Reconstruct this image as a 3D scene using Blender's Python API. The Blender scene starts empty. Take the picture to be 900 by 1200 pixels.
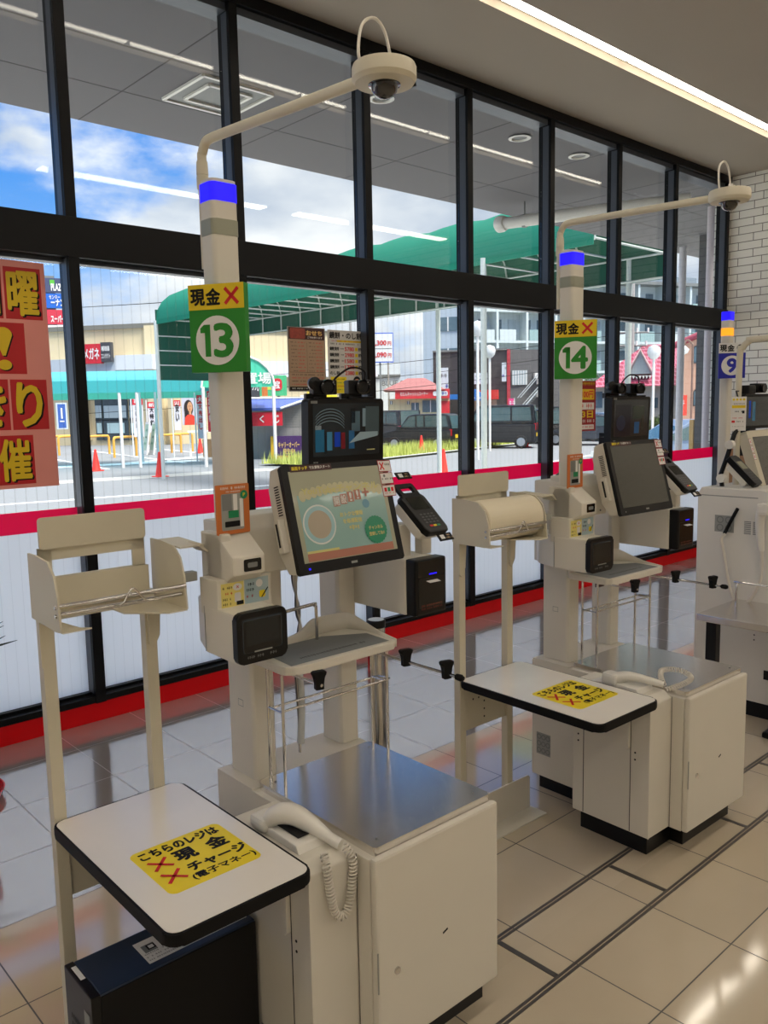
import bpy, bmesh, math, random
from mathutils import Matrix, Vector
random.seed(7)
SC = bpy.context.scene
COL = SC.collection
PI = math.pi
H = 1.584

# ------------------------------------------------------------------ camera
FPX = 975.2
yaw, pit, rol = 0.830404552, -0.123250377, -0.0190683908
cf = Vector((math.cos(pit)*math.cos(yaw), math.cos(pit)*math.sin(yaw), math.sin(pit)))
cr = cf.cross(Vector((0, 0, 1))).normalized()
cu = cr.cross(cf)
CR = cr*math.cos(rol)+cu*math.sin(rol)
CU = -cr*math.sin(rol)+cu*math.cos(rol)
cam = bpy.data.cameras.new('camera')
cam.sensor_fit = 'HORIZONTAL'
cam.sensor_width = 36
cam.lens = FPX/900*36
cam.clip_start = 0.05
cam.clip_end = 600
co = bpy.data.objects.new('camera', cam)
COL.objects.link(co)
M = Matrix.Identity(4)
for i in range(3):
    M[i][0] = CR[i]; M[i][1] = CU[i]; M[i][2] = -cf[i]
M[2][3] = H
co.matrix_world = M
SC.camera = co

def ray(x, y):
    return cf*FPX+CR*(x-450)-CU*(y-600)
def gnd(x, y, z=-0.3):
    d = ray(x, y)
    return Vector((0, 0, H))+d*((z-H)/d.z)

# ------------------------------------------------------------------ materials
def lin(c):
    return tuple(((v/255)/12.92 if v/255 <= .04045 else ((v/255+.055)/1.055)**2.4) for v in c)
MATS = {}
def pm(name, rgb, rough=.5, metal=0., var=.05, scale=14., emit=0., spec=.5, trans=0., bump=0., stretch=None, coat=0., rvar=0., alpha=1.):
    if name in MATS: return MATS[name]
    m = bpy.data.materials.new(name); m.use_nodes = True
    nt = m.node_tree; N = nt.nodes; L = nt.links
    b = N['Principled BSDF']
    col = lin(rgb)
    tc = N.new('ShaderNodeTexCoord')
    mp = N.new('ShaderNodeMapping'); L.new(tc.outputs['Object'], mp.inputs[0])
    if stretch: mp.inputs['Scale'].default_value = stretch
    nz = N.new('ShaderNodeTexNoise'); nz.inputs['Scale'].default_value = scale; nz.inputs['Detail'].default_value = 4
    L.new(mp.outputs[0], nz.inputs['Vector'])
    mx = N.new('ShaderNodeMix'); mx.data_type = 'RGBA'
    mx.inputs[6].default_value = (*[v*(1-var) for v in col], 1)
    mx.inputs[7].default_value = (*[min(1, v*(1+var)) for v in col], 1)
    L.new(nz.outputs['Fac'], mx.inputs[0]); L.new(mx.outputs[2], b.inputs['Base Color'])
    b.inputs['Roughness'].default_value = rough
    b.inputs['Metallic'].default_value = metal
    b.inputs['Specular IOR Level'].default_value = spec
    b.inputs['Coat Weight'].default_value = coat
    b.inputs['Coat Roughness'].default_value = .05
    b.inputs['Transmission Weight'].default_value = trans
    b.inputs['Alpha'].default_value = alpha
    if rvar:
        mr = N.new('ShaderNodeMapRange'); mr.inputs['To Min'].default_value = max(.02, rough-rvar); mr.inputs['To Max'].default_value = rough+rvar
        L.new(nz.outputs['Fac'], mr.inputs['Value']); L.new(mr.outputs[0], b.inputs['Roughness'])
    if bump:
        bp = N.new('ShaderNodeBump'); bp.inputs['Strength'].default_value = bump; bp.inputs['Distance'].default_value = .002
        L.new(nz.outputs['Fac'], bp.inputs['Height']); L.new(bp.outputs[0], b.inputs['Normal'])
    if emit:
        L.new(mx.outputs[2], b.inputs['Emission Color']); b.inputs['Emission Strength'].default_value = emit
    MATS[name] = m
    return m

cream = pm('cream_powder_coat', (216, 211, 198), .42, var=.03, scale=8)
creamd = pm('beige_powder_coat', (208, 201, 179), .45, var=.04, scale=10)
whitep = pm('white_plastic', (226, 223, 214), .35, var=.02)
steel = pm('brushed_steel', (226, 223, 219), .24, 1., var=.02, scale=90, stretch=(1, 30, 1), rvar=.03)
chrome = pm('chrome', (205, 203, 200), .12, 1., var=.03)
blackp = pm('black_plastic', (12, 12, 13), .34, var=.2, scale=40, spec=.3)
blackg = pm('black_gloss', (10, 11, 13), .12, var=.1)
blackr = pm('black_rubber', (9, 9, 10), .6, var=.2, spec=.2)
dark = pm('dark_recess', (8, 8, 8), .8)
alum = pm('black_anodised_aluminium', (8, 9, 12), .4, .0, var=.12, scale=30, spec=.2)
alumg = pm('grey_anodised_aluminium', (66, 72, 82), .4, .2, var=.06)
redb = pm('red_base_paint', (212, 0, 14), .45, var=.05, spec=.2)
tabletop = pm('white_laminate', (236, 231, 222), .2, spec=.9, var=.02, rvar=.05)
greymat = pm('grey_rubber_mat', (118, 122, 124), .6, var=.07, scale=60)
yel = pm('yellow_print', (238, 214, 20), .45, var=.03)
yeld = pm('yellow_sign', (226, 196, 8), .5, var=.03)
grn = pm('green_sign', (30, 132, 28), .5, var=.03)
blus = pm('blue_sign', (16, 28, 160), .5, var=.03)
wht = pm('white_print', (226, 224, 220), .5, var=.02)
blk = pm('black_print', (11, 11, 12), .6, var=.05, spec=.25)
red = pm('red_print', (206, 24, 24), .5, var=.05)
dred = pm('dark_red_print', (150, 14, 16), .5, var=.05)
navy = pm('navy_steel', (38, 52, 74), .38, .1, var=.06)
orange = pm('orange_print', (200, 112, 52), .5, var=.05)
grey = pm('grey_print', (120, 122, 120), .5, var=.05)
lgrey = pm('light_grey_plastic', (150, 152, 146), .5, var=.04)
teal = pm('teal_print', (108, 182, 176), .4)
gdk = pm('green_print', (20, 132, 84), .5)
cord = pm('white_cord', (218, 212, 200), .45)
cable = pm('grey_cable', (96, 96, 100), .5)
blueled = pm('blue_led', (28, 10, 255), .5, emit=1.0, var=0)
orangeled = pm('orange_led', (255, 160, 30), .5, emit=1.0, var=0)
screeng = pm('screen_glass', (54, 54, 46), .14, var=.03, coat=.5)

# ------------------------------------------------------------------ mesh builder
TXT = {}
def textmesh(s, bold=True):
    k = (s, bold)
    if k in TXT: return TXT[k]
    cu_ = bpy.data.curves.new('t', 'FONT'); cu_.body = s; cu_.size = 1.0
    cu_.align_x = 'CENTER'; cu_.align_y = 'CENTER'; cu_.resolution_u = 3
    ob = bpy.data.objects.new('t', cu_); COL.objects.link(ob)
    bpy.context.view_layer.update()
    dg = bpy.context.evaluated_depsgraph_get()
    me = ob.evaluated_get(dg).to_mesh()
    vs = [v.co.copy() for v in me.vertices]; fs = [tuple(p.vertices) for p in me.polygons]
    ob.evaluated_get(dg).to_mesh_clear()
    bpy.data.objects.remove(ob); bpy.data.curves.remove(cu_)
    if vs:
        x0 = min(v.x for v in vs); x1 = max(v.x for v in vs); y0 = min(v.y for v in vs); y1 = max(v.y for v in vs)
        vs = [Vector((v.x-(x0+x1)/2, v.y-(y0+y1)/2, 0)) for v in vs]
        TXT[k] = (vs, fs, x1-x0, y1-y0)
    else:
        TXT[k] = (vs, fs, 1, 1)
    return TXT[k]

def rrect(w, h, r, n=5):
    p = []
    for cx, cy, a0 in ((w/2-r, h/2-r, 0), (-w/2+r, h/2-r, 90), (-w/2+r, -h/2+r, 180), (w/2-r, -h/2+r, 270)):
        for i in range(n+1):
            a = math.radians(a0+90*i/n); p.append((cx+r*math.cos(a), cy+r*math.sin(a)))
    return p
def circ(r, n=32, cx=0, cy=0, rx=None):
    return [(cx+(rx or r)*math.cos(2*PI*i/n), cy+r*math.sin(2*PI*i/n)) for i in range(n)]

def frame(o, x, y):
    """matrix: origin o, right x, up y, normal x cross y"""
    x = Vector(x).normalized(); y = Vector(y).normalized(); z = x.cross(y)
    m = Matrix.Identity(4)
    for i in range(3):
        m[i][0] = x[i]; m[i][1] = y[i]; m[i][2] = z[i]; m[i][3] = o[i]
    return m
def front(x, y, z):      # faces -y
    return frame((x, y, z), (1, 0, 0), (0, 0, 1))
def left(x, y, z):       # faces -x
    return frame((x, y, z), (0, -1, 0), (0, 0, 1))
def up(x, y, z):
    return frame((x, y, z), (1, 0, 0), (0, 1, 0))

class MB:
    def __init__(s, M=None):
        s.v = []; s.f = []; s.mi = []; s.sm = []; s.slots = []; s.M = M or Matrix.Identity(4)
    def add(s, vs, fs, mat, smooth=False, M=None):
        if mat not in s.slots: s.slots.append(mat)
        k = s.slots.index(mat); o = len(s.v)
        T = s.M @ M if M is not None else s.M
        s.v += [T @ Vector(v) for v in vs]
        for f in fs:
            s.f.append([i+o for i in f]); s.mi.append(k); s.sm.append(smooth)
        return s
    def _bm(s, bm, mat, smooth, M):
        bmesh.ops.recalc_face_normals(bm, faces=bm.faces)
        bm.verts.index_update()
        s.add([v.co.copy() for v in bm.verts], [[v.index for v in f.verts] for f in bm.faces], mat, smooth, M)
        bm.free(); return s
    def box(s, x0, x1, y0, y1, z0, z1, mat, bev=0., M=None):
        bm = bmesh.new(); bmesh.ops.create_cube(bm, size=1)
        for v in bm.verts:
            v.co = Vector(((x0+x1)/2+v.co.x*(x1-x0), (y0+y1)/2+v.co.y*(y1-y0), (z0+z1)/2+v.co.z*(z1-z0)))
        if bev: bmesh.ops.bevel(bm, geom=bm.edges[:], offset=bev, segments=2, affect='EDGES', profile=.6)
        return s._bm(bm, mat, False, M)
    def prism(s, pts, axis, a, b, mat, bev=0., M=None, smooth=False):
        bm = bmesh.new()
        def P(p, t): return {'x': (t, p[0], p[1]), 'y': (p[0], t, p[1]), 'z': (p[0], p[1], t)}[axis]
        A = [bm.verts.new(P(p, a)) for p in pts]; B = [bm.verts.new(P(p, b)) for p in pts]
        bm.faces.new(A); bm.faces.new(B[::-1])
        n = len(pts)
        for i in range(n): bm.faces.new((A[i], B[i], B[(i+1) % n], A[(i+1) % n]))
        if bev: bmesh.ops.bevel(bm, geom=bm.edges[:], offset=bev, segments=2, affect='EDGES', profile=.6)
        return s._bm(bm, mat, smooth, M)
    def flat(s, pts, mat, M):     # flat face of 2d points in frame M
        return s.add([(p[0], p[1], 0) for p in pts], [list(range(len(pts)))], mat, False, M)
    def tube(s, path, r, mat, n=10, closed=False, caps=True):
        P = [Vector(p) for p in path]; m = len(P)
        R = r if isinstance(r, (list, tuple)) else [r]*m
        T = []
        for i in range(m):
            if closed: t = P[(i+1) % m]-P[i-1]
            else: t = P[min(i+1, m-1)]-P[max(i-1, 0)]
            T.append(t.normalized())
        a = T[0].orthogonal().normalized(); vs = []; fs = []
        for i in range(m):
            a = (a-T[i]*a.dot(T[i])).normalized(); b = T[i].cross(a)
            for j in range(n):
                g = 2*PI*j/n; vs.append(P[i]+(a*math.cos(g)+b*math.sin(g))*R[i])
        for i in range(m if closed else m-1):
            for j in range(n):
                q = (i+1) % m
                fs.append((i*n+j, i*n+(j+1) % n, q*n+(j+1) % n, q*n+j))
        s.add(vs, fs, mat, True)
        if caps and not closed:
            s.add(vs[:n], [list(range(n))[::-1]], mat); s.add(vs[-n:], [list(range(n))], mat)
        return s
    def lathe(s, prof, mat, n=28, M=None, smooth=True):
        vs = []; fs = []; o0 = prof; k = 0
        while k < len(o0)-1:      # split into runs at sharp corners so flat rims stay flat
            j = k+1
            while j < len(o0)-1:
                a = Vector(o0[j])-Vector(o0[j-1]); b = Vector(o0[j+1])-Vector(o0[j])
                if a.length > 1e-7 and b.length > 1e-7 and a.angle(b) > .6: break
                j += 1
            if k or j < len(o0)-1: s._ring(o0[k:j+1], mat, n, M, smooth)
            else: s._ring(o0, mat, n, M, smooth)
            k = j
        for r, z, rev in ((o0[0][0], o0[0][1], 1), (o0[-1][0], o0[-1][1], 0)):
            if r > 0:
                c = [(r*math.cos(2*PI*j/n), r*math.sin(2*PI*j/n), z) for j in range(n)]
                s.add(c, [list(range(n))[::-1] if rev else list(range(n))], mat, False, M)
        return s
    def _ring(s, prof, mat, n, M, smooth):
        vs = []; fs = []
        for r, z in prof:
            for j in range(n): vs.append((r*math.cos(2*PI*j/n), r*math.sin(2*PI*j/n), z))
        for i in range(len(prof)-1):
            for j in range(n): fs.append((i*n+j, i*n+(j+1) % n, (i+1)*n+(j+1) % n, (i+1)*n+j))
        s.add(vs, fs, mat, smooth, M); return s
    def text(s, t, w, h, mat, M, x=0, y=0, bold=.02, z=.0006):
        """text fitted into w x h at x,y of frame M"""
        vs, fs, tw, th = textmesh(t)
        if not vs: return s
        sx = w/tw; sy = h/th
        offs = [(0, 0)]
        if bold: offs = [(math.cos(k*PI/3)*bold, math.sin(k*PI/3)*bold) for k in range(6)]
        for k, (ox, oy) in enumerate(offs):
            s.add([(x+(v.x+ox)*sx, y+(v.y+oy)*sy, z+k*.00003) for v in vs], fs, mat, False, M)
        return s
    def rect(s, x, y, w, h, mat, M, z=.0004, r=0):
        pts = rrect(w, h, r) if r else [(-w/2, -h/2), (w/2, -h/2), (w/2, h/2), (-w/2, h/2)]
        return s.add([(x+p[0], y+p[1], z) for p in pts], [list(range(len(pts)))], mat, False, M)
    def cross(s, x, y, w, h, t, mat, M, z=.0008):
        for sg in (1, -1):
            d = Vector((w, sg*h)).normalized(); n_ = Vector((-d.y, d.x))*t/2; e = Vector((w/2, sg*h/2)); c = Vector((x, y))
            pts = [c-e-n_, c+e-n_, c+e+n_, c-e+n_]
            s.add([(p.x, p.y, z) for p in pts], [[0, 1, 2, 3]], mat, False, M)
        return s
    def scribble(s, x0, x1, y, h, mat, M, z=.0008, seed=1, dens=.8):
        """a line of unreadably small print"""
        rnd = random.Random(seed); x = x0
        while x < x1-h*.3:
            w = h*rnd.uniform(.4, .85)
            if rnd.random() < dens:
                s.rect(x+w/2, y, w, h*rnd.uniform(.16, .24), mat, M, z)
                s.rect(x+w/2+rnd.uniform(-.2, .2)*w, y, w*.2, h, mat, M, z)
                s.rect(x+w/2, y+h*.38, w*.8, h*.14, mat, M, z)
            x += w*1.25
        return s
    def mesh(s, name, shift):
        me = bpy.data.meshes.new(name)
        me.from_pydata([tuple(v-shift) for v in s.v], [], s.f)
        for m in s.slots: me.materials.append(m)
        me.polygons.foreach_set('material_index', s.mi)
        me.polygons.foreach_set('use_smooth', s.sm)
        me.validate(); me.update()
        return me

BASE = {}
def thing(name, label, cat, base=(0, 0, 0), group=None, unit=None):
    o = bpy.data.objects.new(name, None); COL.objects.link(o)
    o.empty_display_size = .05
    base = Vector(base)
    if unit:
        T = Matrix.Translation((unit[0], unit[1], 0)) @ Matrix.Rotation(unit[2], 4, 'Z')
        o.location = T @ base; o.rotation_euler = (0, 0, unit[2])
    else: o.location = base
    BASE[o.name] = base
    o['label'] = label; o['category'] = cat
    if group: o['group'] = group
    return o
def part(name, mb, parent, label=None, kind=None):
    b = BASE[parent.name]
    o = bpy.data.objects.new(name, mb.mesh(name, b)); COL.objects.link(o)
    o.parent = parent; BASE[o.name] = b
    if label: o['label'] = label
    if kind: o['kind'] = kind
    return o
def solo(name, mb, label, cat, base=(0, 0, 0), group=None, kind=None, unit=None):
    base = Vector(base)
    o = bpy.data.objects.new(name, mb.mesh(name, base)); COL.objects.link(o)
    if unit:
        T = Matrix.Translation((unit[0], unit[1], 0)) @ Matrix.Rotation(unit[2], 4, 'Z')
        o.location = T @ base; o.rotation_euler = (0, 0, unit[2])
    else: o.location = base
    BASE[o.name] = base
    o['label'] = label; o['category'] = cat
    if group: o['group'] = group
    if kind: o['kind'] = kind
    return o
def struct(name, mb, parent=None):
    if parent: return part(name, mb, parent)
    o = bpy.data.objects.new(name, mb.mesh(name, Vector((0, 0, 0)))); COL.objects.link(o)
    o['kind'] = 'structure'; BASE[o.name] = Vector((0, 0, 0))
    return o
def bez(p0, p1, p2, p3, n=14):
    p0, p1, p2, p3 = map(Vector, (p0, p1, p2, p3))
    return [p0*(1-t)**3+p1*3*t*(1-t)**2+p2*3*t*t*(1-t)+p3*t**3 for t in [i/n for i in range(n+1)]]
def catm(P, n=8):
    P = [Vector(p) for p in P]; Q = [P[0]*2-P[1]]+P+[P[-1]*2-P[-2]]; out = []
    for i in range(1, len(Q)-2):
        a, b, c, d = Q[i-1:i+3]
        for k in range(n):
            t = k/n
            out.append(.5*((2*b)+(c-a)*t+(2*a-5*b+4*c-d)*t*t+(3*b-3*c+d-a)*t**3))
    out.append(P[-1]); return out

# ================================================================== SETTING
XL, XR, YB, YW, ZC = -6.0, 8.62, -7.0, 4.10, 3.86

def floor_mat():
    m = bpy.data.materials.new('polished_floor_tiles'); m.use_nodes = True
    nt = m.node_tree; N = nt.nodes; L = nt.links; b = N['Principled BSDF']
    tc = N.new('ShaderNodeTexCoord'); sp = N.new('ShaderNodeSeparateXYZ'); L.new(tc.outputs['Object'], sp.inputs[0])
    def ma(op, a, b_=None, c=None):
        n = N.new('ShaderNodeMath'); n.operation = op
        for i, v in enumerate((a, b_, c)):
            if v is None: continue
            if isinstance(v, (int, float)): n.inputs[i].default_value = v
            else: L.new(v, n.inputs[i])
        return n.outputs[0]
    def grid(s, ph):
        u = ma('DIVIDE', ma('SUBTRACT', s, ph), .4)
        fr = ma('FRACT', u)
        d = ma('MINIMUM', fr, ma('SUBTRACT', 1, fr))
        return ma('FLOOR', u), ma('LESS_THAN', d, .0052)
    ix, lx = grid(sp.outputs[0], .272); iy, ly = grid(sp.outputs[1], .206)
    band = ma('COMPARE', sp.outputs[1], 1.385, .115)
    ly = ma('MULTIPLY', ly, ma('SUBTRACT', 1, band))
    line = ma('MAXIMUM', lx, ly)
    cb = N.new('ShaderNodeCombineXYZ'); L.new(ix, cb.inputs[0]); L.new(iy, cb.inputs[1])
    wn = N.new('ShaderNodeTexWhiteNoise'); wn.noise_dimensions = '3D'; L.new(cb.outputs[0], wn.inputs['Vector'])
    nz = N.new('ShaderNodeTexNoise'); nz.inputs['Scale'].default_value = 3; nz.inputs['Detail'].default_value = 6
    L.new(tc.outputs['Object'], nz.inputs['Vector'])
    t = ma('ADD', ma('MULTIPLY', wn.outputs['Value'], .35), ma('MULTIPLY', nz.outputs['Fac'], .65))
    def mixc(f, a, c):
        n = N.new('ShaderNodeMix'); n.data_type = 'RGBA'; L.new(f, n.inputs[0])
        for i, v in ((6, a), (7, c)):
            if isinstance(v, tuple): n.inputs[i].default_value = (*lin(v), 1)
            else: L.new(v, n.inputs[i])
        return n.outputs[2]
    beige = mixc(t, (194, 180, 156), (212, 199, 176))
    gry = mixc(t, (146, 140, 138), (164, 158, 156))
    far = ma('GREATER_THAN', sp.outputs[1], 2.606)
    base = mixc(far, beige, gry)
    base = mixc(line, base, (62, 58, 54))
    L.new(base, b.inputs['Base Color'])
    L.new(ma('ADD', ma('MULTIPLY', nz.outputs['Fac'], .06), ma('ADD', .05, ma('MULTIPLY', line, .5))), b.inputs['Roughness'])
    L.new(ma('ADD', 2.0, ma('MULTIPLY', far, 3.2)), b.inputs['IOR'])
    bp = N.new('ShaderNodeBump'); bp.inputs['Strength'].default_value = .25; bp.inputs['Distance'].default_value = .002; bp.invert = True
    L.new(line, bp.inputs['Height']); L.new(bp.outputs[0], b.inputs['Normal'])
    return m
FM = floor_mat()
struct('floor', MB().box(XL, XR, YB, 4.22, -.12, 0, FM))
metal_strip = pm('grey_floor_strip', (112, 108, 104), .35, .6, var=.1)
k = 1
for y in (1.267, 1.497):
    b = MB().box(XL, XR, y-.011, y-.002, 0, .0015, metal_strip).box(XL, XR, y+.002, y+.011, 0, .0015, metal_strip)
    struct('trim_%d' % k, b); k += 1
b = MB()
for x in [1.788+.5965*i for i in range(-12, 12)]: b.box(x-.009, x+.009, 1.279, 1.485, 0, .0014, metal_strip)
struct('trim_%d' % k, b); k += 1

ceilm = pm('painted_ceiling', (162, 152, 138), .8, var=.03, scale=2)
b = MB().box(XL, XR, YB, 3.15, ZC, ZC+.15, ceilm).box(XL, XR, 3.30, 4.22, ZC, ZC+.15, ceilm)
b.box(XL, XR, 3.15, 3.30, ZC+.07, ZC+.15, ceilm)
struct('ceiling', b)
wallp = pm('store_wall_paint', (206, 200, 190), .75, var=.04, scale=3)
struct('wall_back', MB().box(XL, XR, YB-.15, YB, 0, ZC+.15, wallp))
struct('wall_left', MB().box(XL-.15, XL, YB-.15, 4.25, 0, ZC+.15, wallp))

def brick_mat():
    m = bpy.data.materials.new('white_brick_panel'); m.use_nodes = True
    N = m.node_tree.nodes; L = m.node_tree.links; b = N['Principled BSDF']
    tc = N.new('ShaderNodeTexCoord'); sp = N.new('ShaderNodeSeparateXYZ'); cb = N.new('ShaderNodeCombineXYZ')
    L.new(tc.outputs['Object'], sp.inputs[0]); L.new(sp.outputs[1], cb.inputs[0]); L.new(sp.outputs[2], cb.inputs[1])
    br = N.new('ShaderNodeTexBrick'); L.new(cb.outputs[0], br.inputs['Vector'])
    br.inputs['Scale'].default_value = 1; br.inputs['Brick Width'].default_value = .24; br.inputs['Row Height'].default_value = .078
    br.inputs['Mortar Size'].default_value = .004; br.offset = .37
    br.inputs['Color1'].default_value = (*lin((240, 238, 230)), 1); br.inputs['Color2'].default_value = (*lin((230, 228, 220)), 1)
    br.inputs['Mortar'].default_value = (*lin((128, 124, 116)), 1)
    L.new(br.outputs['Color'], b.inputs['Base Color']); b.inputs['Roughness'].default_value = .7
    bp = N.new('ShaderNodeBump'); bp.invert = True; bp.inputs['Strength'].default_value = .6; bp.inputs['Distance'].default_value = .004
    L.new(br.outputs['Fac'], bp.inputs['Height']); L.new(bp.outputs[0], b.inputs['Normal'])
    return m
woodw = pm('brown_wood_panel', (170, 128, 88), .5, var=.15, scale=4, stretch=(1, 1, 12))
b = MB().box(XR, XR+.15, YB-.15, 4.25, 1.15, ZC+.15, brick_mat()).box(XR-.012, XR+.15, YB, 4.1, 0, 1.15, woodw)
struct('wall_right', b)

# ---- window wall
glassm = bpy.data.materials.new('window_glass'); glassm.use_nodes = True
def thin_glass(m, tint=(.965, .985, .985), lines=False, refl=1.0):
    N = m.node_tree.nodes; L = m.node_tree.links; N.remove(N['Principled BSDF']); out = N['Material Output']
    tr = N.new('ShaderNodeBsdfTransparent'); tr.inputs[0].default_value = (*tint, 1)
    gl = N.new('ShaderNodeBsdfGlossy'); gl.inputs['Roughness'].default_value = .0; gl.inputs[0].default_value = (1, 1, 1, 1)
    fr = N.new('ShaderNodeFresnel'); fr.inputs[0].default_value = 1.5
    mu = N.new('ShaderNodeMath'); mu.operation = 'MULTIPLY'; mu.inputs[1].default_value = refl; L.new(fr.outputs[0], mu.inputs[0])
    mn = N.new('ShaderNodeMath'); mn.operation = 'MINIMUM'; mn.inputs[1].default_value = .055; L.new(mu.outputs[0], mn.inputs[0]); mu = mn
    mx = N.new('ShaderNodeMixShader'); L.new(mu.outputs[0], mx.inputs[0]); L.new(tr.outputs[0], mx.inputs[1]); L.new(gl.outputs[0], mx.inputs[2])
    last = mx.outputs[0]
    if lines:
        tc = N.new('ShaderNodeTexCoord'); sp = N.new('ShaderNodeSeparateXYZ'); L.new(tc.outputs['Object'], sp.inputs[0])
        d = N.new('ShaderNodeMath'); d.operation = 'DIVIDE'; d.inputs[1].default_value = .052; L.new(sp.outputs[0], d.inputs[0])
        f = N.new('ShaderNodeMath'); f.operation = 'FRACT'; L.new(d.outputs[0], f.inputs[0])
        lt = N.new('ShaderNodeMath'); lt.operation = 'LESS_THAN'; lt.inputs[1].default_value = .03; L.new(f.outputs[0], lt.inputs[0])
        ms = N.new('ShaderNodeMath'); ms.operation = 'MULTIPLY'; ms.inputs[1].default_value = .32; L.new(lt.outputs[0], ms.inputs[0])
        df = N.new('ShaderNodeBsdfDiffuse'); df.inputs[0].default_value = (.35, .38, .4, 1)
        m2 = N.new('ShaderNodeMixShader'); L.new(ms.outputs[0], m2.inputs[0]); L.new(last, m2.inputs[1]); L.new(df.outputs[0], m2.inputs[2]); last = m2.outputs[0]
    L.new(last, out.inputs[0])
thin_glass(glassm, refl=.45)
glassl = bpy.data.materials.new('lined_window_glass'); glassl.use_nodes = True
thin_glass(glassl, lines=True, refl=.2)
def fabric(name, col, tw=.5):
    m = bpy.data.materials.new(name); m.use_nodes = True
    N = m.node_tree.nodes; L = m.node_tree.links; b = N['Principled BSDF']; out = N['Material Output']
    nz = N.new('ShaderNodeTexNoise'); nz.inputs['Scale'].default_value = 1.5
    mc = N.new('ShaderNodeMix'); mc.data_type = 'RGBA'; L.new(nz.outputs['Fac'], mc.inputs[0]); c = lin(col)
    mc.inputs[6].default_value = (*[v*.94 for v in c], 1); mc.inputs[7].default_value = (*[min(1, v*1.06) for v in c], 1)
    tl = N.new('ShaderNodeBsdfTranslucent'); mx = N.new('ShaderNodeMixShader'); mx.inputs[0].default_value = tw
    L.new(mc.outputs[2], tl.inputs[0]); L.new(mc.outputs[2], b.inputs['Base Color']); b.inputs['Roughness'].default_value = .7
    L.new(b.outputs[0], mx.inputs[1]); L.new(tl.outputs[0], mx.inputs[2]); L.new(mx.outputs[0], out.inputs[0]); return m
def film(name, col, lines=True, tw=.9):
    m = bpy.data.materials.new(name); m.use_nodes = True
    N = m.node_tree.nodes; L = m.node_tree.links; N.remove(N['Principled BSDF']); out = N['Material Output']
    tl = N.new('ShaderNodeBsdfTranslucent'); df = N.new('ShaderNodeBsdfDiffuse')
    c = (*lin(col), 1)
    src = None
    if lines:
        tc = N.new('ShaderNodeTexCoord'); sp = N.new('ShaderNodeSeparateXYZ'); L.new(tc.outputs['Object'], sp.inputs[0])
        d = N.new('ShaderNodeMath'); d.operation = 'DIVIDE'; d.inputs[1].default_value = .052; L.new(sp.outputs[0], d.inputs[0])
        f = N.new('ShaderNodeMath'); f.operation = 'FRACT'; L.new(d.outputs[0], f.inputs[0])
        lt = N.new('ShaderNodeMath'); lt.operation = 'LESS_THAN'; lt.inputs[1].default_value = .05; L.new(f.outputs[0], lt.inputs[0])
        mc = N.new('ShaderNodeMix'); mc.data_type = 'RGBA'; L.new(lt.outputs[0], mc.inputs[0])
        mc.inputs[6].default_value = c; mc.inputs[7].default_value = (*[v*.90 for v in c[:3]], 1)
        src = mc.outputs[2]
    for n in (tl, df):
        if src: L.new(src, n.inputs[0])
        else: n.inputs[0].default_value = c
    mx = N.new('ShaderNodeMixShader'); mx.inputs[0].default_value = tw; L.new(df.outputs[0], mx.inputs[1]); L.new(tl.outputs[0], mx.inputs[2])
    gl = N.new('ShaderNodeBsdfGlossy'); gl.inputs['Roughness'].default_value = .25
    m3 = N.new('ShaderNodeMixShader'); m3.inputs[0].default_value = .05; L.new(mx.outputs[0], m3.inputs[1]); L.new(gl.outputs[0], m3.inputs[2])
    L.new(m3.outputs[0], out.inputs[0]); return m
frost = film('frosted_white_film', (250, 250, 250)); pinkf = film('pink_band_film', (255, 46, 136), False)

YG = 4.17
MX = [1.7175+.967*i for i in range(-8, 8)]          # mullion centres
MX[-1] = XR-.05
edges = [XL]+MX
wn_ = 1
for i in range(len(edges)-1):
    x0, x1 = edges[i]+.03, edges[i+1]-.03
    w = bpy.data.objects.new('window_%d' % wn_, None); COL.objects.link(w); w.location = ((x0+x1)/2, YG, 0)
    w['kind'] = 'structure'; BASE[w.name] = Vector(((x0+x1)/2, YG, 0)); wn_ += 1
    part('upper_pane', MB().box(x0, x1, YG-.004, YG+.004, 2.53, 3.76, glassm), w)
    part('lower_pane', MB().box(x0, x1, YG-.004, YG+.004, .14, 2.35, glassl), w)
    part('frosted_film', MB().box(x0, x1, YG-.009, YG-.0075, .14, 1.012, frost), w)
    part('pink_band', MB().box(x0, x1, YG-.009, YG-.0075, 1.012, 1.118, pinkf), w)
tn = 4
for x in MX:
    b = MB().box(x-.0275, x+.0275, 4.08, 4.16, .10, ZC, alum, .002).box(x-.0275, x+.0275, 4.16, 4.195, .10, ZC, alum)
    b.box(x-.0305, x-.0275, 4.10, 4.155, .15, 2.34, alumg).box(x-.0305, x-.0275, 4.10, 4.155, 2.54, 3.74, alumg)
    struct('trim_%d' % tn, b); tn += 1
b = MB().box(XL, XR, 4.075, 4.20, 2.345, 2.535, alum, .003).box(XL, XR, 4.14, 4.2, 2.325, 2.345, alumg)
struct('trim_%d' % tn, b); tn += 1
b = MB().box(XL, XR, 4.075, 4.27, 3.79, ZC, alum, .003).box(XL, XR, 4.11, 4.25, 3.75, 3.79, alumg)
struct('trim_%d' % tn, b); tn += 1
b = MB().box(XL, XR, 4.085, 4.27, .102, .135, alum, .003).box(XL, XR, 4.13, 4.2, .135, .15, alum)
struct('trim_%d' % tn, b); tn += 1
struct('baseboard_window', MB().box(XL, XR, 4.095, 4.27, 0, .102, redb, .003))

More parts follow.
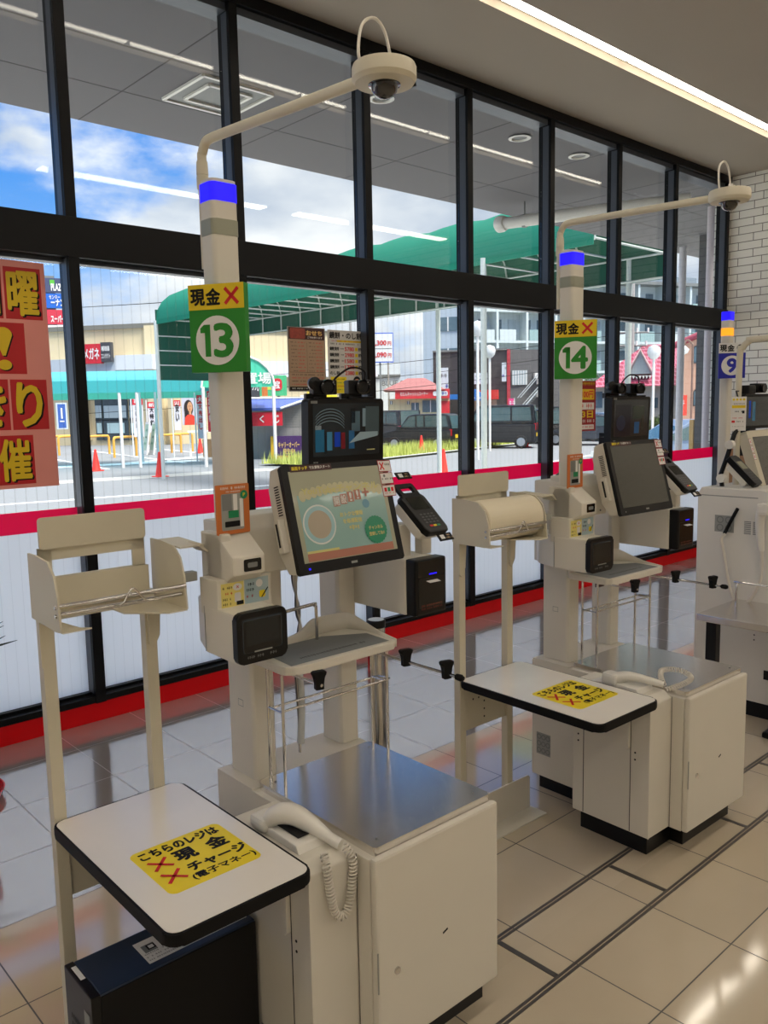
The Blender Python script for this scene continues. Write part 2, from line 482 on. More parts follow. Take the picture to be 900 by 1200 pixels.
# ---- outside soffit
soff = pm('grey_soffit_panel', (98, 96, 99), .7, var=.03, scale=3)
seam = pm('soffit_seam', (62, 60, 62), .8)
b = MB().box(XL-2, 16, 4.27, 6.5, 3.83, 4.6, soff)
for x in [-6.4+1.32*i for i in range(17)]: b.box(x-.004, x+.004, 4.27, 6.5, 3.8285, 3.831, seam)
for y in (5.05, 5.75): b.box(XL-2, 16, y-.004, y+.004, 3.8285, 3.831, seam)
struct('ceiling_soffit', b)
fascia = pm('grey_outer_wall', (168, 166, 162), .8, var=.04)
struct('wall_outside', MB().box(XR+.16, 16, 3.9, 4.1, -.3, 3.83, fascia))
t = thing('air_diffuser', 'square white-rimmed air diffuser in the grey soffit outside the glass', 'vent', (3.4, 5.4, 3.83))
b = MB()
for r, z in ((.28, 3.823), (.17, 3.818)):
    for sx in (-1, 1):
        b.box(3.4+sx*r-.012, 3.4+sx*r+.012, 5.4-r, 5.4+r, z-.01, 3.83, whitep); b.box(3.4-r, 3.4+r, 5.4+sx*r-.012, 5.4+sx*r+.012, z-.01, 3.83, whitep)
part('rim', b, t); part('grille', MB().box(3.14, 3.66, 5.14, 5.66, 3.824, 3.829, grey), t)
for i, (x, y, l) in enumerate(((5.83, 4.6, 'round soffit downlight above the fifth window, left one of the pair'), (6.66, 4.58, 'round soffit downlight above the sixth window, right one of the pair'), (4.33, 4.68, 'round soffit downlight just behind the nearer dome camera'))):
    t = thing('soffit_downlight', l, 'downlight', (x, y, 3.83), 'soffit downlights')
    M_ = Matrix.Translation((x, y, 3.83))
    part('rim', MB().lathe([(.075, 0), (.095, -.012), (.07, -.016), (.062, 0)], whitep, M=M_), t)
    part('reflector', MB().lathe([(.0, -.003), (.066, -.004)], grey, M=M_), t)
b = MB().tube(catm([(7.55, 6.25, 3.62), (7.57, 6.1, 3.62), (7.95, 4.9, 3.62), (8.2, 4.3, 3.62)], 4), .065, whitep, 14)
b.lathe([(.075, -.1), (.09, -.06), (.09, .0), (.07, .02)], whitep, M=Matrix.Translation((7.545, 6.25, 3.62)) @ Matrix.Rotation(-PI/2, 4, 'X'))
t = thing('ceiling_duct', 'white round duct pipe hanging under the soffit outside the glass', 'pipe', (7.8, 5.4, 3.62))
part('pipe', b, t)
for q in ((7.63, 5.95), (7.95, 4.95)): b = MB(); b.tube([(q[0], q[1], 3.55), (q[0], q[1], 3.83)], .008, grey, 6); b.lathe([(.072, -.02), (.072, .02)], grey, M=Matrix.Translation((q[0], q[1], 3.62)) @ Matrix.Rotation(PI/2, 4, 'X') @ Matrix.Rotation(.25, 4, 'Y')); part('hanger', b, t)

# ---- ceiling line lights
lampw = pm('lit_lamp_diffuser', (255, 244, 226), .5, emit=11, var=0)
for ry, zz in ((3.225, ZC+.045), ):
    xs = [-5.47+1.345*i for i in range(11)]
    for x in xs:
        if x+1.345 > XR: break
        lab = 'lit linear ceiling lamp in the long row just inside the windows'
        t = thing('linear_ceiling_lamp', lab, 'lamp', (x+.66, ry, zz), 'linear ceiling lamps in a row by the windows')
        part('housing', MB().box(x+.0, x+1.335, ry-.055, ry+.055, zz, zz+.025, whitep), t)
        part('diffuser', MB().box(x+.012, x+1.323, ry-.03, ry+.03, zz-.02, zz, lampw, .004), t)
lampw2 = pm('lit_lamp_diffuser_inner', (255, 244, 228), .5, emit=13.5, var=0)
for y in (.4, -2.0, -4.4):
    for x in (-4.4, -1.5, 1.4, 4.3, 7.2):
        t = thing('linear_ceiling_lamp', 'lit linear ceiling lamp over the shop floor behind the camera', 'lamp', (x, y, ZC), 'linear ceiling lamps over the shop floor')
        part('housing', MB().box(x-1.25, x+1.25, y-.1, y+.1, ZC-.03, ZC, whitep), t)
        part('diffuser', MB().box(x-1.23, x+1.23, y-.07, y+.07, ZC-.045, ZC-.03, lampw2, .004), t)
# ================================================================== CHECKOUTS
U13 = (1.172, 1.333, -.014); U14 = (2.623, 1.343, -.029)

def number_sign(u, num, base, cash='x', colr=None, where='', M0=None):
    """flat box sign in frame M0 (origin at centre, x right, y up, z out)"""
    t = thing('number_sign', where, 'sign', base, 'lane number signs', u)
    Mf = M0
    w, h = .146, .203
    part('sign_box', MB().box(-w/2, w/2, -h/2, h/2, -.022, -.0005, colr or grn, .001, M=Mf), t)
    yl = yeld if cash == 'x' else wht
    b = MB().rect(0, h/2-.029, w, .058, yl, Mf, .0002)
    part('cash_panel', b, t, 'yellow cash panel' if cash == 'x' else 'white cash panel')
    b = MB().text('現', .036, .036, blk, Mf, -.048, h/2-.029, .04).text('金', .036, .036, blk, Mf, -.007, h/2-.029, .04)
    if cash == 'x': b.cross(.041, h/2-.029, .034, .036, .008, red, Mf)
    else:
        o = circ(.019, 24); i_ = circ(.0135, 24)
        b.add([(p[0]+.043, p[1]+h/2-.029, .001) for p in o+i_], [[k, (k+1) % 24, 24+(k+1) % 24, 24+k] for k in range(24)], blk, False, Mf)
    part('cash_lettering', b, t)
    b = MB().add([(p[0], p[1]-.028, .0005) for p in circ(.057, 40)], [list(range(40))], wht, False, Mf)
    if len(num) > 1:
        b.rect(-.025, -.028, .0145, .074, colr or grn, Mf, .0012)
        b.add([(-.044, -.010, .0012), (-.044, .001, .0012), (-.034, .009, .0012), (-.0178, .009, .0012), (-.0178, -.010, .0012)], [[0, 1, 2, 3, 4]], colr or grn, False, Mf)
        b.text(num[1], .045 if num[1] == '3' else .052, .074, colr or grn, Mf, .016 if num[1] == '3' else .015, -.028, .03, .0012)
    else: b.text(num, .048, .076, colr or grn, Mf, 0, -.028, .04, .0012)
    part('number_disc', b, t, 'pale round disc with the lane number')
    return t

def coil(path, r, turns, wr=.0022):
    P = catm(path, 12); L_ = [0]
    for i in range(1, len(P)): L_.append(L_[-1]+(P[i]-P[i-1]).length)
    tot = L_[-1]; out = []; n = turns*10; a = None
    for k in range(n+1):
        s_ = tot*k/n; i = max(j for j in range(len(P)) if L_[j] <= s_+1e-9); i = min(i, len(P)-2)
        f = (s_-L_[i])/max(1e-9, L_[i+1]-L_[i]); c = P[i].lerp(P[i+1], f); t = (P[i+1]-P[i]).normalized()
        if a is None: a = t.orthogonal().normalized()
        a = (a-t*a.dot(t)).normalized(); b = t.cross(a); g = 2*PI*k/10
        out.append(c+(a*math.cos(g)+b*math.sin(g))*r)
    return out

def machine(u, n):
    A = n == 13
    L0 = ('white self checkout under the green 13 sign, its screen lit' if A else 'white self checkout under the green 14 sign, its screen dark')
    t = thing('self_checkout', L0, 'self checkout', (.19, .3, 0), 'white self checkouts', u)
    # cabinet
    b = MB().box(-.02, .394, 0, .66, .098, .577, cream, .003)
    b.box(-.0205, -.0195, .043, .0445, .1, .575, dark)
    cab = part('cabinet', b, t)
    part('plinth', MB().box(.067, .405, .04, .69, 0, .099, blackp, .002).box(-.088, .07, .09, .37, 0, .099, blackp, .002), t, 'black recessed plinth')
    d = part('door', MB().box(-.019, .396, -.022, -.001, .098, .582, cream, .007), t)
    part('lock', MB().lathe([(.009, 0), (.009, .003), (.006, .004), (0, .004)], chrome, 16, M=front(.04, -.022, .292)), d, 'round chrome lock')
    part('keyhole_slot', MB().rect(0, 0, .018, .006, dark, frame((.2, -.022, .317), (1, 0, .35), (-.35, 0, 1)), .0006), d)
    part('hinge_plate', MB().box(-.0195, -.0165, -.0235, -.021, .26, .36, lgrey), d)
    # pod
    pod = MB().prism([(.045, .1), (.045, .572), (.075, .594), (.36, .594), (.36, .1)], 'x', -.155, -.021, cream, .004)
    for y in (.118, .312): pod.box(-.1558, -.1545, y-.0012, y+.0012, .104, .585, dark)
    pod.box(-.1555, -.150, .0448, .046, .1, .59, cream)
    p = part('side_pod', pod, t, 'narrow side cabinet')
    b = MB()
    for z in (.395, .37):
        for y in (.100, .335): b.lathe([(.0035, 0), (.0035, .001), (0, .001)], dark, 8, M=left(-.155, y, z))
    part('screw', b, p)
    part('bracket', MB().prism([(.15, .50), (.118, .50), (.118, .41), (.128, .40), (.14, .41), (.14, .47), (.15, .48)], 'x', -.168, -.156, cream, .002), p)
    # scanner handset rest
    b = MB().prism([(.10, .593), (.11, .612), (.2, .615), (.30, .60), (.30, .593)], 'x', -.14, -.045, whitep, .004)
    part('handset_rest', b, p)
    # floor vent sticker
    M_ = left(-.0208, .60, .235); b = MB().rect(0, 0, .07, .09, lgrey, M_)
    for sx in (-1, 0, 1):
        for sy in (-1, 0, 1):
            rr = circ(.011, 12, sx*.022, sy*.028); r2 = circ(.0075, 12, sx*.022, sy*.028)
            b.add([(q[0], q[1], .0009) for q in rr+r2], [[k, (k+1) % 12, 12+(k+1) % 12, 12+k] for k in range(12)], grey, False, M_)
    part('patterned_sticker', b, cab, 'grey sticker with a ring pattern')
    part('socket_plate', MB().box(.396, .3985, .10, .15, .36, .42, lgrey).box(.398, .3995, .115, .135, .37, .41, dark), cab)
    # tray
    tr = MB().prism([(q[0]+.1955, q[1]+.238) for q in rrect(.395, .478, .012)], 'z', .574, .598, steel, .002)
    tray = part('scale_tray', tr, t, 'stainless steel bagging scale tray')
    b = MB()
    for x in (.03, .36):
        for y in (.03, .44): b.lathe([(.004, .5985), (.003, .600), (0, .600)], grey, 10, M=Matrix.Translation((x, y, 0)))
    part('screw', b, tray)
    part('rear_deck', MB().box(-.021, .41, .478, .655, .576, .583, cream, .002), t)
    # columns
    def column(x0, x1, y0, y1, z0, z1, ch=.012):
        return MB().prism([(x0, y0+ch), (x0+ch*.5, y0), (x1-ch, y0), (x1, y0+ch), (x1, y1), (x0, y1)], 'z', z0, z1, cream, .003)
    c = column(.012, .088, .508, .63, .583, 1.0)
    c.rect(0, 0, .026, .02, lgrey, left(.0118, .57, .79), .0002).rect(0, 0, .022, .016, cream, left(.0118, .57, .79), .0004)
    part('scanner_column', c, t)
    part('cable_column', column(.338, .412, .54, .63, .583, 1.41), t)
    part('column_shroud', MB().prism([(-.045, .985), (-.045, 1.30), (.06, 1.30), (.085, 1.24), (.085, .985)], 'y', .46, .632, cream, .006), t)
    # coin and scanner box, lower
    b = MB().prism([(-.157, .305), (-.026, .305), (-.026, .60), (-.07, .60), (-.112, .555), (-.152, .45)], 'z', .992, 1.112, cream, .006)
    b.box(-.1525, -.03, .452, .454, .995, 1.11, lgrey)
    bx = part('reader_box', b, t)
    Mr = front(-.0915, .288, 1.0545)
    b = MB().prism(rrect(.141, .123, .016), 'z', -.02, 0, blackp, .004, M=Mr)
    bz = part('reader_bezel', b, bx, 'black rounded reader bezel')
    b = MB().rect(0, .006, .112, .082, pm('reader_rim', (44, 52, 60), .25), Mr, .0003, .006).rect(0, .004, .106, .076, blackg, Mr, .0006, .005)
    b.rect(0, .012, .092, .058, pm('reader_window', (22, 27, 30), .06, var=.05), Mr, .0008).rect(0, -.034, .05, .0035, lgrey, Mr, .0012).scribble(-.045, .045, -.046, .007, grey, Mr, .0012, 3)
    part('reader_window', b, bz)
    part('ticket_slot', MB().rect(0, 0, .09, .011, grey, up(-.09, .312, 1.1135), .0006).scribble(-.042, .042, 0, .006, blk, up(-.09, .312, 1.1135), .0012, 4), bx)
    # sticker panel above the box
    part('sticker_panel', MB().box(-.152, .004, .387, .47, 1.09, 1.18, cream, .002), t)
    Mp = front(-.11, .3868, 1.141)
    b = MB().rect(0, 0, .064, .06, pm('pale_yellow_print', (230, 214, 120), .5), Mp)
    b.scribble(-.028, .0, .018, .007, blk, Mp, .0008, 5).scribble(-.028, .0, .004, .007, red, Mp, .0008, 6).scribble(-.028, -.004, -.01, .007, blk, Mp, .0008, 7).scribble(-.028, -.004, -.022, .007, blk, Mp, .0008, 7)
    b.add([(q[0]+.014, q[1]+.018, .0009) for q in circ(.009, 16, rx=.013)], [list(range(16))], wht, False, Mp).rect(.014, -.008, .018, .024, wht, Mp, .0009, .004).rect(.02, -.022, .02, .01, blk, Mp, .0012)
    b.cross(.014, .018, .006, .006, .0016, red, Mp, .0015)
    part('instruction_sticker', b, t, 'yellow instruction sticker')
    Mp = front(-.041, .3868, 1.143)
    b = MB().rect(0, 0, .07, .062, pm('pale_blue_print', (168, 190, 196), .5), Mp)
    b.scribble(-.03, -.004, .016, .008, blk, Mp, .0008, 8).scribble(-.03, -.004, .002, .008, blk, Mp, .0008, 9).scribble(-.03, -.004, -.014, .008, red, Mp, .0008, 10)
    b.add([(q[0]+.008, q[1]+.016, .0009) for q in circ(.01, 16)], [list(range(16))], wht, False, Mp).text('!', .003, .012, red, Mp, .008, .016).rect(.016, -.012, .018, .018, yel, Mp, .0009, .005)
    b.rect(.024, .008, .003, .03, blk, Mp @ Matrix.Rotation(-.7, 4, 'Z'), .001)
    part('instruction_sticker', b, t, 'pale blue instruction sticker')
    # scanner head
    b = MB().prism([(.48, 1.289), (.425, 1.289), (.352, 1.237), (.352, 1.193), (.40, 1.165), (.48, 1.165)], 'x', -.127, -.035, cream, .005)
    b.prism([(-.127, 1.1), (-.127, 1.29), (-.10, 1.29), (-.09, 1.1)], 'y', .40, .50, cream, .004)
    hd = part('scanner_head', b, t)
    part('scan_window', MB().rect(0, 0, .05, .03, blackg, front(-.072, .3515, 1.215), .0006, .004).rect(0, 0, .028, .012, grey, front(-.072, .3515, 1.215), .001, .003), hd, 'small black scanning window')
    # arm between head and monitor
    b = MB().prism([(.43, 1.168), (.43, 1.285), (.46, 1.32), (.56, 1.32), (.56, 1.168)], 'x', -.04, .14, cream, .006)
    b.lathe([(.004, 0), (.004, .002), (0, .002)], grey, 8, M=front(.1, .43, 1.185))
    part('monitor_arm', b, t)
    # signal pole
    def pole(z0, z1, mat, w=.036, d=.030):
        return MB().prism([(q[0]-.067, q[1]+.447) for q in rrect(w*2, d*2, .012)], 'z', z0, z1, mat, .0015)
    pl_ = pole(1.286, 2.078, cream)
    pl_ = part('signal_pole', pl_, t)
    part('light_ring', pole(2.078, 2.12, blueled, .037, .031), pl_, 'glowing blue light ring')
    part('pole_cap', pole(2.12, 2.128, cream, .035, .029), pl_)
    part('lower_ring', pole(2.0, 2.037, pm('unlit_lens', (150, 152, 134), .3), .0372, .0312), pl_, 'unlit grey light ring')
    # touch monitor
    tilt = math.radians(15)
    Mm = frame((.193, .317, 1.315), (1, -.01, 0), (0, math.sin(tilt), math.cos(tilt)))
    b = MB(Mm).prism([(-.135, -.012), (.138, -.012), (.138, -.052), (.09, -.075), (-.08, -.075), (-.13, -.05)], 'x', -.172, .172, cream, .006)
    for k in range(12): b.rect(0, .02+.0065*k, .02, .003, dark, Mm @ frame((-.172, 0, -.035), (0, 0, -1), (0, 1, 0)) if 0 else frame((-.1725, 0, -.035), (0, 0, 1), (0, 1, 0)), .0008)
    mon = part('monitor', b, t)
    b = MB(Mm).prism(rrect(.347, .277, .007), 'z', -.014, 0, blackp, .003)
    part('bezel', b, mon, 'black monitor bezel')
    b = MB(Mm).box(-.19, -.171, -.075, .01, -.05, -.025, cream, .004); b.rect(0, 0, .008, .06, dark, frame((-.1905, -.03, -.037), (0, 0, 1), (0, 1, 0)), .0008)
    part('card_reader', b, mon)
    S = Matrix.Identity(4)
    if A:
        back = pm('screen_backdrop', (150, 150, 126), .2, emit=.10, coat=.5, var=.05)  # screen colours greyed to carry the washed-out veil of reflections
        sb = pm('screen_teal', (128, 160, 152), .2, emit=.10, coat=.5); sy = pm('screen_yellow', (186, 178, 112), .2, emit=.10)
        sbr = pm('screen_brown', (160, 108, 90), .2, emit=.10); sw = pm('screen_white', (196, 198, 190), .2, emit=.10)
        sg = pm('screen_green', (40, 126, 92), .2, emit=.10); sc = pm('screen_pale_blue', (140, 172, 174), .2, emit=.10)
        b = MB(Mm).rect(0, .006, .308, .232, back, S, .0006)
        b.rect(0, -.015, .282, .15, sb, S, .001).rect(0, -.098, .282, .02, sbr, S, .0014).rect(-.09, -.085, .1, .006, sy, S, .0016)
        for i in range(15):
            b.add([(q[0]-.125+.018*i, q[1]+.072-.0005*(i-7)**2*.6, .0018) for q in circ(.0145, 14, rx=.011)], [list(range(14))], pm('screen_cream', (180, 174, 138), .2, emit=.10), False, S)
        b.text('YouTubeチャンネル', .25, .02, sy, S, .0, .069, .02, .0024)
        for i, ch in enumerate('開設!!'):
            b.rect(-.022+.024*i, .036+.004*i, .021, .027, sbr, S, .002).text(ch, .017 if i < 2 else .006, .022, sw, S, -.022+.024*i, .036+.004*i, .02, .0026)
        b.cross(.078, .052, .016, .016, .006, sbr, S @ Matrix.Translation((.078, .052, 0)) @ Matrix.Rotation(PI/4, 4, 'Z') @ Matrix.Translation((-.078, -.052, 0)), .0026)
        b.add([(q[0]-.088, q[1]-.018, .002) for q in circ(.051, 32)], [list(range(32))], sw, False, S)
        b.add([(q[0]-.088, q[1]-.018, .0024) for q in circ(.047, 32)], [list(range(32))], sc, False, S)
        b.add([(q[0]-.088, q[1]-.018, .0028) for q in circ(.036, 32)], [list(range(32))], pm('screen_tan', (158, 146, 126), .2, emit=.10), False, S)
        b.text('おトクな情報', .075, .012, sy, S, .018, .0, .04, .0028).text('を毎週配信', .062, .012, sy, S, .018, -.018, .04, .0028).text('中!', .03, .012, sy, S, .02, -.036, .04, .0028)
        b.add([(q[0]+.073, q[1]+.022, .002) for q in circ(.012, 16)], [list(range(16))], pm('screen_blue', (90, 134, 150), .2, emit=.10), False, S)
        st = []
        for i in range(48):
            r_ = .038 if i % 2 else .036; st.append((.09+r_*math.cos(2*PI*i/48), -.05+r_*1.0*math.sin(2*PI*i/48), .0032))
        b.add(st, [list(range(48))], sg, False, S)
        b.text('チャンネル', .048, .010, sy, S, .09, -.044, .03, .004).text('登録してね!!', .052, .010, sy, S, .09, -.060, .03, .004)
        part('screen', b, mon, 'lit screen with a video channel notice')
    else:
        part('screen', MB(Mm).rect(0, .006, .308, .232, screeng, S, .0006), mon, 'dark grey screen')
    b = MB(Mm).rect(0, -.125, .02, .006, lgrey, S, .0008).rect(-.142, -.125, .006, .005, blueled if A else grey, S, .0008)
    part('power_lamp', b, mon)
    b = MB(Mm).rect(-.082, .128, .13, .016, pm('dark_maroon_print', (60, 22, 22), .4), S, .001)
    b.text('画面タッチ', .048, .009, yel, S, -.118, .129, .03, .0016).text('でお買物スタート', .066, .008, wht, S, -.055, .129, .02, .0016)
    part('instruction_strip', b, mon, 'maroon instruction strip')
    b = MB(Mm)
    for k in range(3):
        Q = frame((.163, .118-.034*k, .001), (1, .02*k-.03, 0), (0, 1, 0))
        b.rect(0, 0, .046, .032, dred, Q, .0003).rect(0, 0, .042, .028, wht, Q, .0006)
        if k == 0: b.cross(-.01, 0, .014, .02, .004, red, Q, .001).scribble(.001, .019, .004, .006, blk, Q, .001, 3)
        elif k == 1: b.scribble(-.018, .018, -.002, .006, blk, Q, .001, 5).add([(q[0]-.008, q[1]+.007, .001) for q in circ(.004, 10)], [list(range(10))], grey, False, Q)
        else:
            for i, m_ in enumerate((red, gdk, red)): b.rect(-.012+.012*i, .003, .009, .011, m_, Q, .001).scribble(-.016+.012*i, -.007+.012*i, -.007, .004, red, Q, .001, i)
    part('payment_sticker', b, mon, 'white and red payment stickers')
    # printer
    b = MB().box(.4, .515, .318, .60, 1.008, 1.168, cream, .006)
    pr = part('receipt_printer', b, t)
    b = MB().box(.405, .526, .278, .322, 1.008, 1.168, blackp, .008)
    pf = part('printer_front', b, pr, 'black printer front')
    Mq = front(.4655, .278, 1.088)
    b = MB().rect(0, .052, .105, .045, blackg, Mq, .0006, .004).rect(0, -.015, .1, .085, blackg, Mq, .0006, .004).rect(.005, .036, .03, .004, blueled, Mq, .0014)
    b.scribble(-.04, .04, -.052, .006, pm('dim_red_print', (120, 56, 40), .5), Mq, .001, 11).scribble(-.04, .04, -.061, .006, pm('dim_red_print', (120, 56, 40), .5), Mq, .001, 12)
    part('printer_panel', b, pf)
    part('receipt', MB().prism([(.282, 1.107), (.265, 1.103), (.262, 1.1025), (.282, 1.1055)], 'x', .445, .488, whitep), pf)
    # chrome rods
    b = MB()
    for x in (.024, .386):
        for y in (.385, .452): b.tube([(x, y, .596), (x, y, .915)], .0045, chrome, 8)
        b.tube([(x, .385, .805), (x, .452, .805)], .0035, chrome, 8)
    b.tube([(.024, .452, .80), (.386, .452, .80)], .0035, chrome, 8).tube([(.024, .385, .81), (.386, .385, .81), (.40, .39, .81), (.40, .44, .805), (.386, .452, .80)], .0035, chrome, 8)
    part('support_rod', b, t, 'chrome rods under the bag shelf')
    # shelf
    out = [(-.004, .36), (.0, .335), (.02, .318), (.06, .312), (.35, .312), (.366, .325), (.372, .46), (.345, .52), (.25, .525), (.10, .50), (.0, .50)]
    b = MB().prism(out, 'z', .922, .945, cream, .004)
    rim = catm([(.366, .322, .0), (.371, .40, .008), (.374, .46, .022), (.360, .505, .042), (.335, .522, .048), (.25, .528, .048), (.215, .522, .044), (.17, .508, .024), (.10, .498, .016), (.0, .498, .014)], 5)
    vs = []
    for i, q in enumerate(rim):
        d0 = (rim[min(i+1, len(rim)-1)]-rim[max(i-1, 0)]); nn = Vector((-d0.y, d0.x, 0)).normalized()*-.004
        for sg in (-1, 1):
            vs.append(Vector((q.x, q.y, .925))+nn*sg*(1 if sg > 0 else 1)); vs.append(Vector((q.x, q.y, .947+q.z))+nn*sg+nn*(-1.5*q.z/.048))
    fs = []
    for i in range(len(rim)-1):
        o = i*4; fs += [[o, o+4, o+5, o+1], [o+2, o+3, o+7, o+6], [o+1, o+5, o+7, o+3], [o, o+2, o+6, o+4]]
    fs += [[0, 1, 3, 2], [len(vs)-4, len(vs)-2, len(vs)-1, len(vs)-3]]
    b.add(vs, fs, cream, True)
    b.prism([(.0, .50), (.10, .50), (.25, .53), (.34, .525), (.30, .45), (.1, .4)], 'z', .924, .944, cream)
    sh = part('bag_shelf', b, t)
    Mh = up(.18, .41, .9455)
    b = MB().flat([(-.165, -.082), (.165, -.085), (.172, .02), (.06, .085), (-.15, .085)], greymat, up(.18, .41, .946))
    b.scribble(-.09, .02, -.02, .014, grey, Mh, .001, 20).scribble(-.11, .11, -.045, .012, blk, Mh, .001, 21, .9)
    part('shelf_mat', b, sh, 'grey mat with black lettering')
    part('hand_rail', MB().tube(catm([(-.03, .46, 1.042), (.19, .48, 1.048), (.208, .481, 1.043), (.211, .48, 1.03), (.211, .48, .93)], 5), .005, chrome, 8), t)
    # bag hooks
    def hook(x, y, z):
        return MB().prism([(-.011, 0), (-.009, .03), (-.017, .036), (-.019, .044), (-.013, .047), (.013, .047), (.019, .044), (.017, .036), (.009, .03), (.011, 0)], 'z', -.009, .009, blackr, .003, M=frame((x, y, z-.012), (1, -.25, 0), (0, 0, 1)))
    part('bag_arm', MB().tube([(.024, .42, .921), (.024, .215, .921)], .0042, chrome, 8), t)
    part('bag_hook', hook(.024, .226, .921), t)
    part('bag_arm', MB().tube([(.325, .45, .909), (.33, .055, .909)], .0042, chrome, 8), t)
    part('bag_hook', hook(.327, .24, .909), t)
    part('bag_hook', hook(.329, .09, .909), t)
    part('arm_tip', MB().lathe([(.004, 0), (.008, .004), (.009, .02), (.006, .027), (0, .028)], blackr, 12, M=frame((.33, .06, .909), (1, 0, 0), (0, 0, 1))), t)
    # cables
    if A:
        rnd = random.Random(3)
        b = MB()
        for k in range(6):
            o = rnd.uniform(-.007, .007); o2 = rnd.uniform(-.007, .007)
            b.tube(catm([(.20+o, .53, 1.19), (.185+o, .54+o2, 1.12), (.195-o, .545, 1.02), (.205+o, .55+o2, .95), (.19+o, .55, .85), (.2+o*.6, .56, .70), (.205, .57+o2*.4, .59)], 5), .003, cable if k % 2 else cord, 6)
        b.tube(catm([(.198, .552, .84), (.205, .555, .75), (.205, .565, .62)], 5), .011, pm('clear_wrap', (200, 204, 204), .2), 8)
        part('cable_bundle', b, t, 'grey cable bundle')
    else:
        part('cable_bundle', MB().tube(catm([(.12, .56, 1.30), (.06, .57, 1.33), (.0, .57, 1.31), (-.03, .565, 1.29)], 5), .004, cable, 6), t)
        part('shelf_tag', MB().box(.03, .075, .39, .40, .9, .915, pm('maroon_plastic', (70, 30, 26), .5)), t)
    # payment terminal
    tt = thing('payment_terminal', 'black card terminal right of the lit screen' if A else 'black card terminal right of the dark screen of the green 14 lane', 'card terminal', (.47, .37, 1.168), 'card terminals', u)
    part('stand', MB().box(.418, .462, .355, .40, 1.166, 1.26, cream, .003).box(.495, .535, .345, .375, 1.166, 1.235, cream, .003), tt, 'white metal stand')
    a = math.radians(42)
    Mt = frame((.472, .312, 1.298), (1, .0, 0), (-.18, math.sin(a), math.cos(a)))
    body = [(-.036, -.075), (.036, -.075), (.044, -.06), (.046, .05), (.038, .062), (-.038, .062), (-.046, .05), (-.044, -.06)]
    part('white_back', MB(Mt).prism([(p[0]*.97-.003, p[1]*.86) for p in body], 'z', -.05, -.02, whitep, .004), tt, 'white lower shell')
    bd = part('terminal_body', MB(Mt).prism(body, 'z', -.024, 0, blackp, .005), tt)
    fr = rrect(.07, .045, .008); fi = rrect(.046, .022, .005)
    n_ = len(fr)
    b = MB(Mt)
    for z0 in (.0,):
        vs = [(p[0], p[1]+.078, 0) for p in fr]+[(p[0], p[1]+.078, 0) for p in fi]+[(p[0], p[1]+.078, -.01) for p in fr]+[(p[0], p[1]+.078, -.01) for p in fi]
        fs = []
        for i in range(n_):
            j = (i+1) % n_
            fs += [[i, j, n_+j, n_+i], [2*n_+j, 2*n_+i, 3*n_+i, 3*n_+j], [2*n_+i, 2*n_+j, j, i], [n_+i, n_+j, 3*n_+j, 3*n_+i]]
        b.add(vs, fs, blackp)
    part('handle_loop', b, tt)
    part('display', MB(Mt).rect(0, .028, .062, .045, screeng if 0 else pm('terminal_display', (30, 34, 32), .1), S, .0006, .003), bd)
    b = MB(Mt)
    for r_ in range(4):
        for c_ in range(4): b.rect(-.021+.014*c_, -.012-.0095*r_, .009, .005, pm('dim_key', (70, 72, 74), .5), S, .0008, .001)
    for c_, m_ in enumerate((red, yel, gdk)): b.rect(-.014+.014*c_, -.053, .012, .006, m_, S, .001, .001)
    part('keypad', b, bd)
    for sg, (zz, yy) in enumerate(((1.395, .382), (1.226, .262))):
        Q = frame((.462+.045*sg, yy, zz), (1, 0, 0), (0, .7, .7))
        b = MB().rect(0, 0, .054, .024, blk, Q, .0001).rect(-.012, 0, .016, .014, wht, Q, .0006).scribble(0, .025, .004, .006, pm('tan_print', (190, 160, 120), .5), Q, .0006, 2).scribble(0, .025, -.005, .006, pm('tan_print', (190, 160, 120), .5), Q, .0006, 4)
        b.box(-.027, .027, -.012, .012, -.003, 0, blk, M=Q)
        part('card_label', b, tt)
    # number sign, poster card
    number_sign(u, str(n), (-.067, .44, 1.78), where=('green and yellow lane sign with the number %d on the checkout pole' % n), M0=frame((-.119, .391, 1.779), (.5, -.866, 0), (0, 0, 1)))
    tq = thing('notice_card', 'small orange notice card on the pole of lane %d' % n, 'notice', (-.083, .412, 1.347), 'orange notice cards', u)
    Mc = frame((-.083, .412, 1.347), (1, .06, 0), (0, 0, 1))
    part('card', MB().prism(rrect(.097, .122, .003), 'z', -.004, 0, orange, M=Mc), tq)
    b = MB().rect(-.002, -.006, .066, .09, lgrey, Mc, .0006, .005).rect(-.018, .018, .028, .04, grey, Mc, .001).rect(.006, .012, .012, .05, wht, Mc, .0012).rect(0, -.012, .03, .018, gdk, Mc, .0014).rect(-.004, -.036, .044, .014, blk, Mc, .0014, .002).rect(.024, -.01, .01, .07, wht, Mc, .0012)
    b.add([(q[0]+.032, q[1]+.034, .0018) for q in circ(.011, 20)], [list(range(20))], gdk, False, Mc)
    b.scribble(-.036, .036, .052, .007, wht, Mc, .001, 13).scribble(-.02, .022, .0435, .004, wht, Mc, .001, 14).text('P', .006, .008, yel, Mc, .032, .034, .02, .0022)
    part('card_picture', b, tq)
    # dome camera on its arm
    tc_ = thing('dome_camera', 'white dome camera on the long arm over lane %d' % n, 'security camera', (-.084, .485, 2.0), 'dome cameras', u)
    P = [(-.084, .487, 1.93), (-.084, .487, 2.17), (-.083, .484, 2.20), (-.081, .468, 2.222), (-.078, .44, 2.226), (-.05, -.06, 2.212)]
    arm = part('arm', MB().tube(catm(P[:5], 5)+[Vector(P[5])], .0115, creamd, 12), tc_)
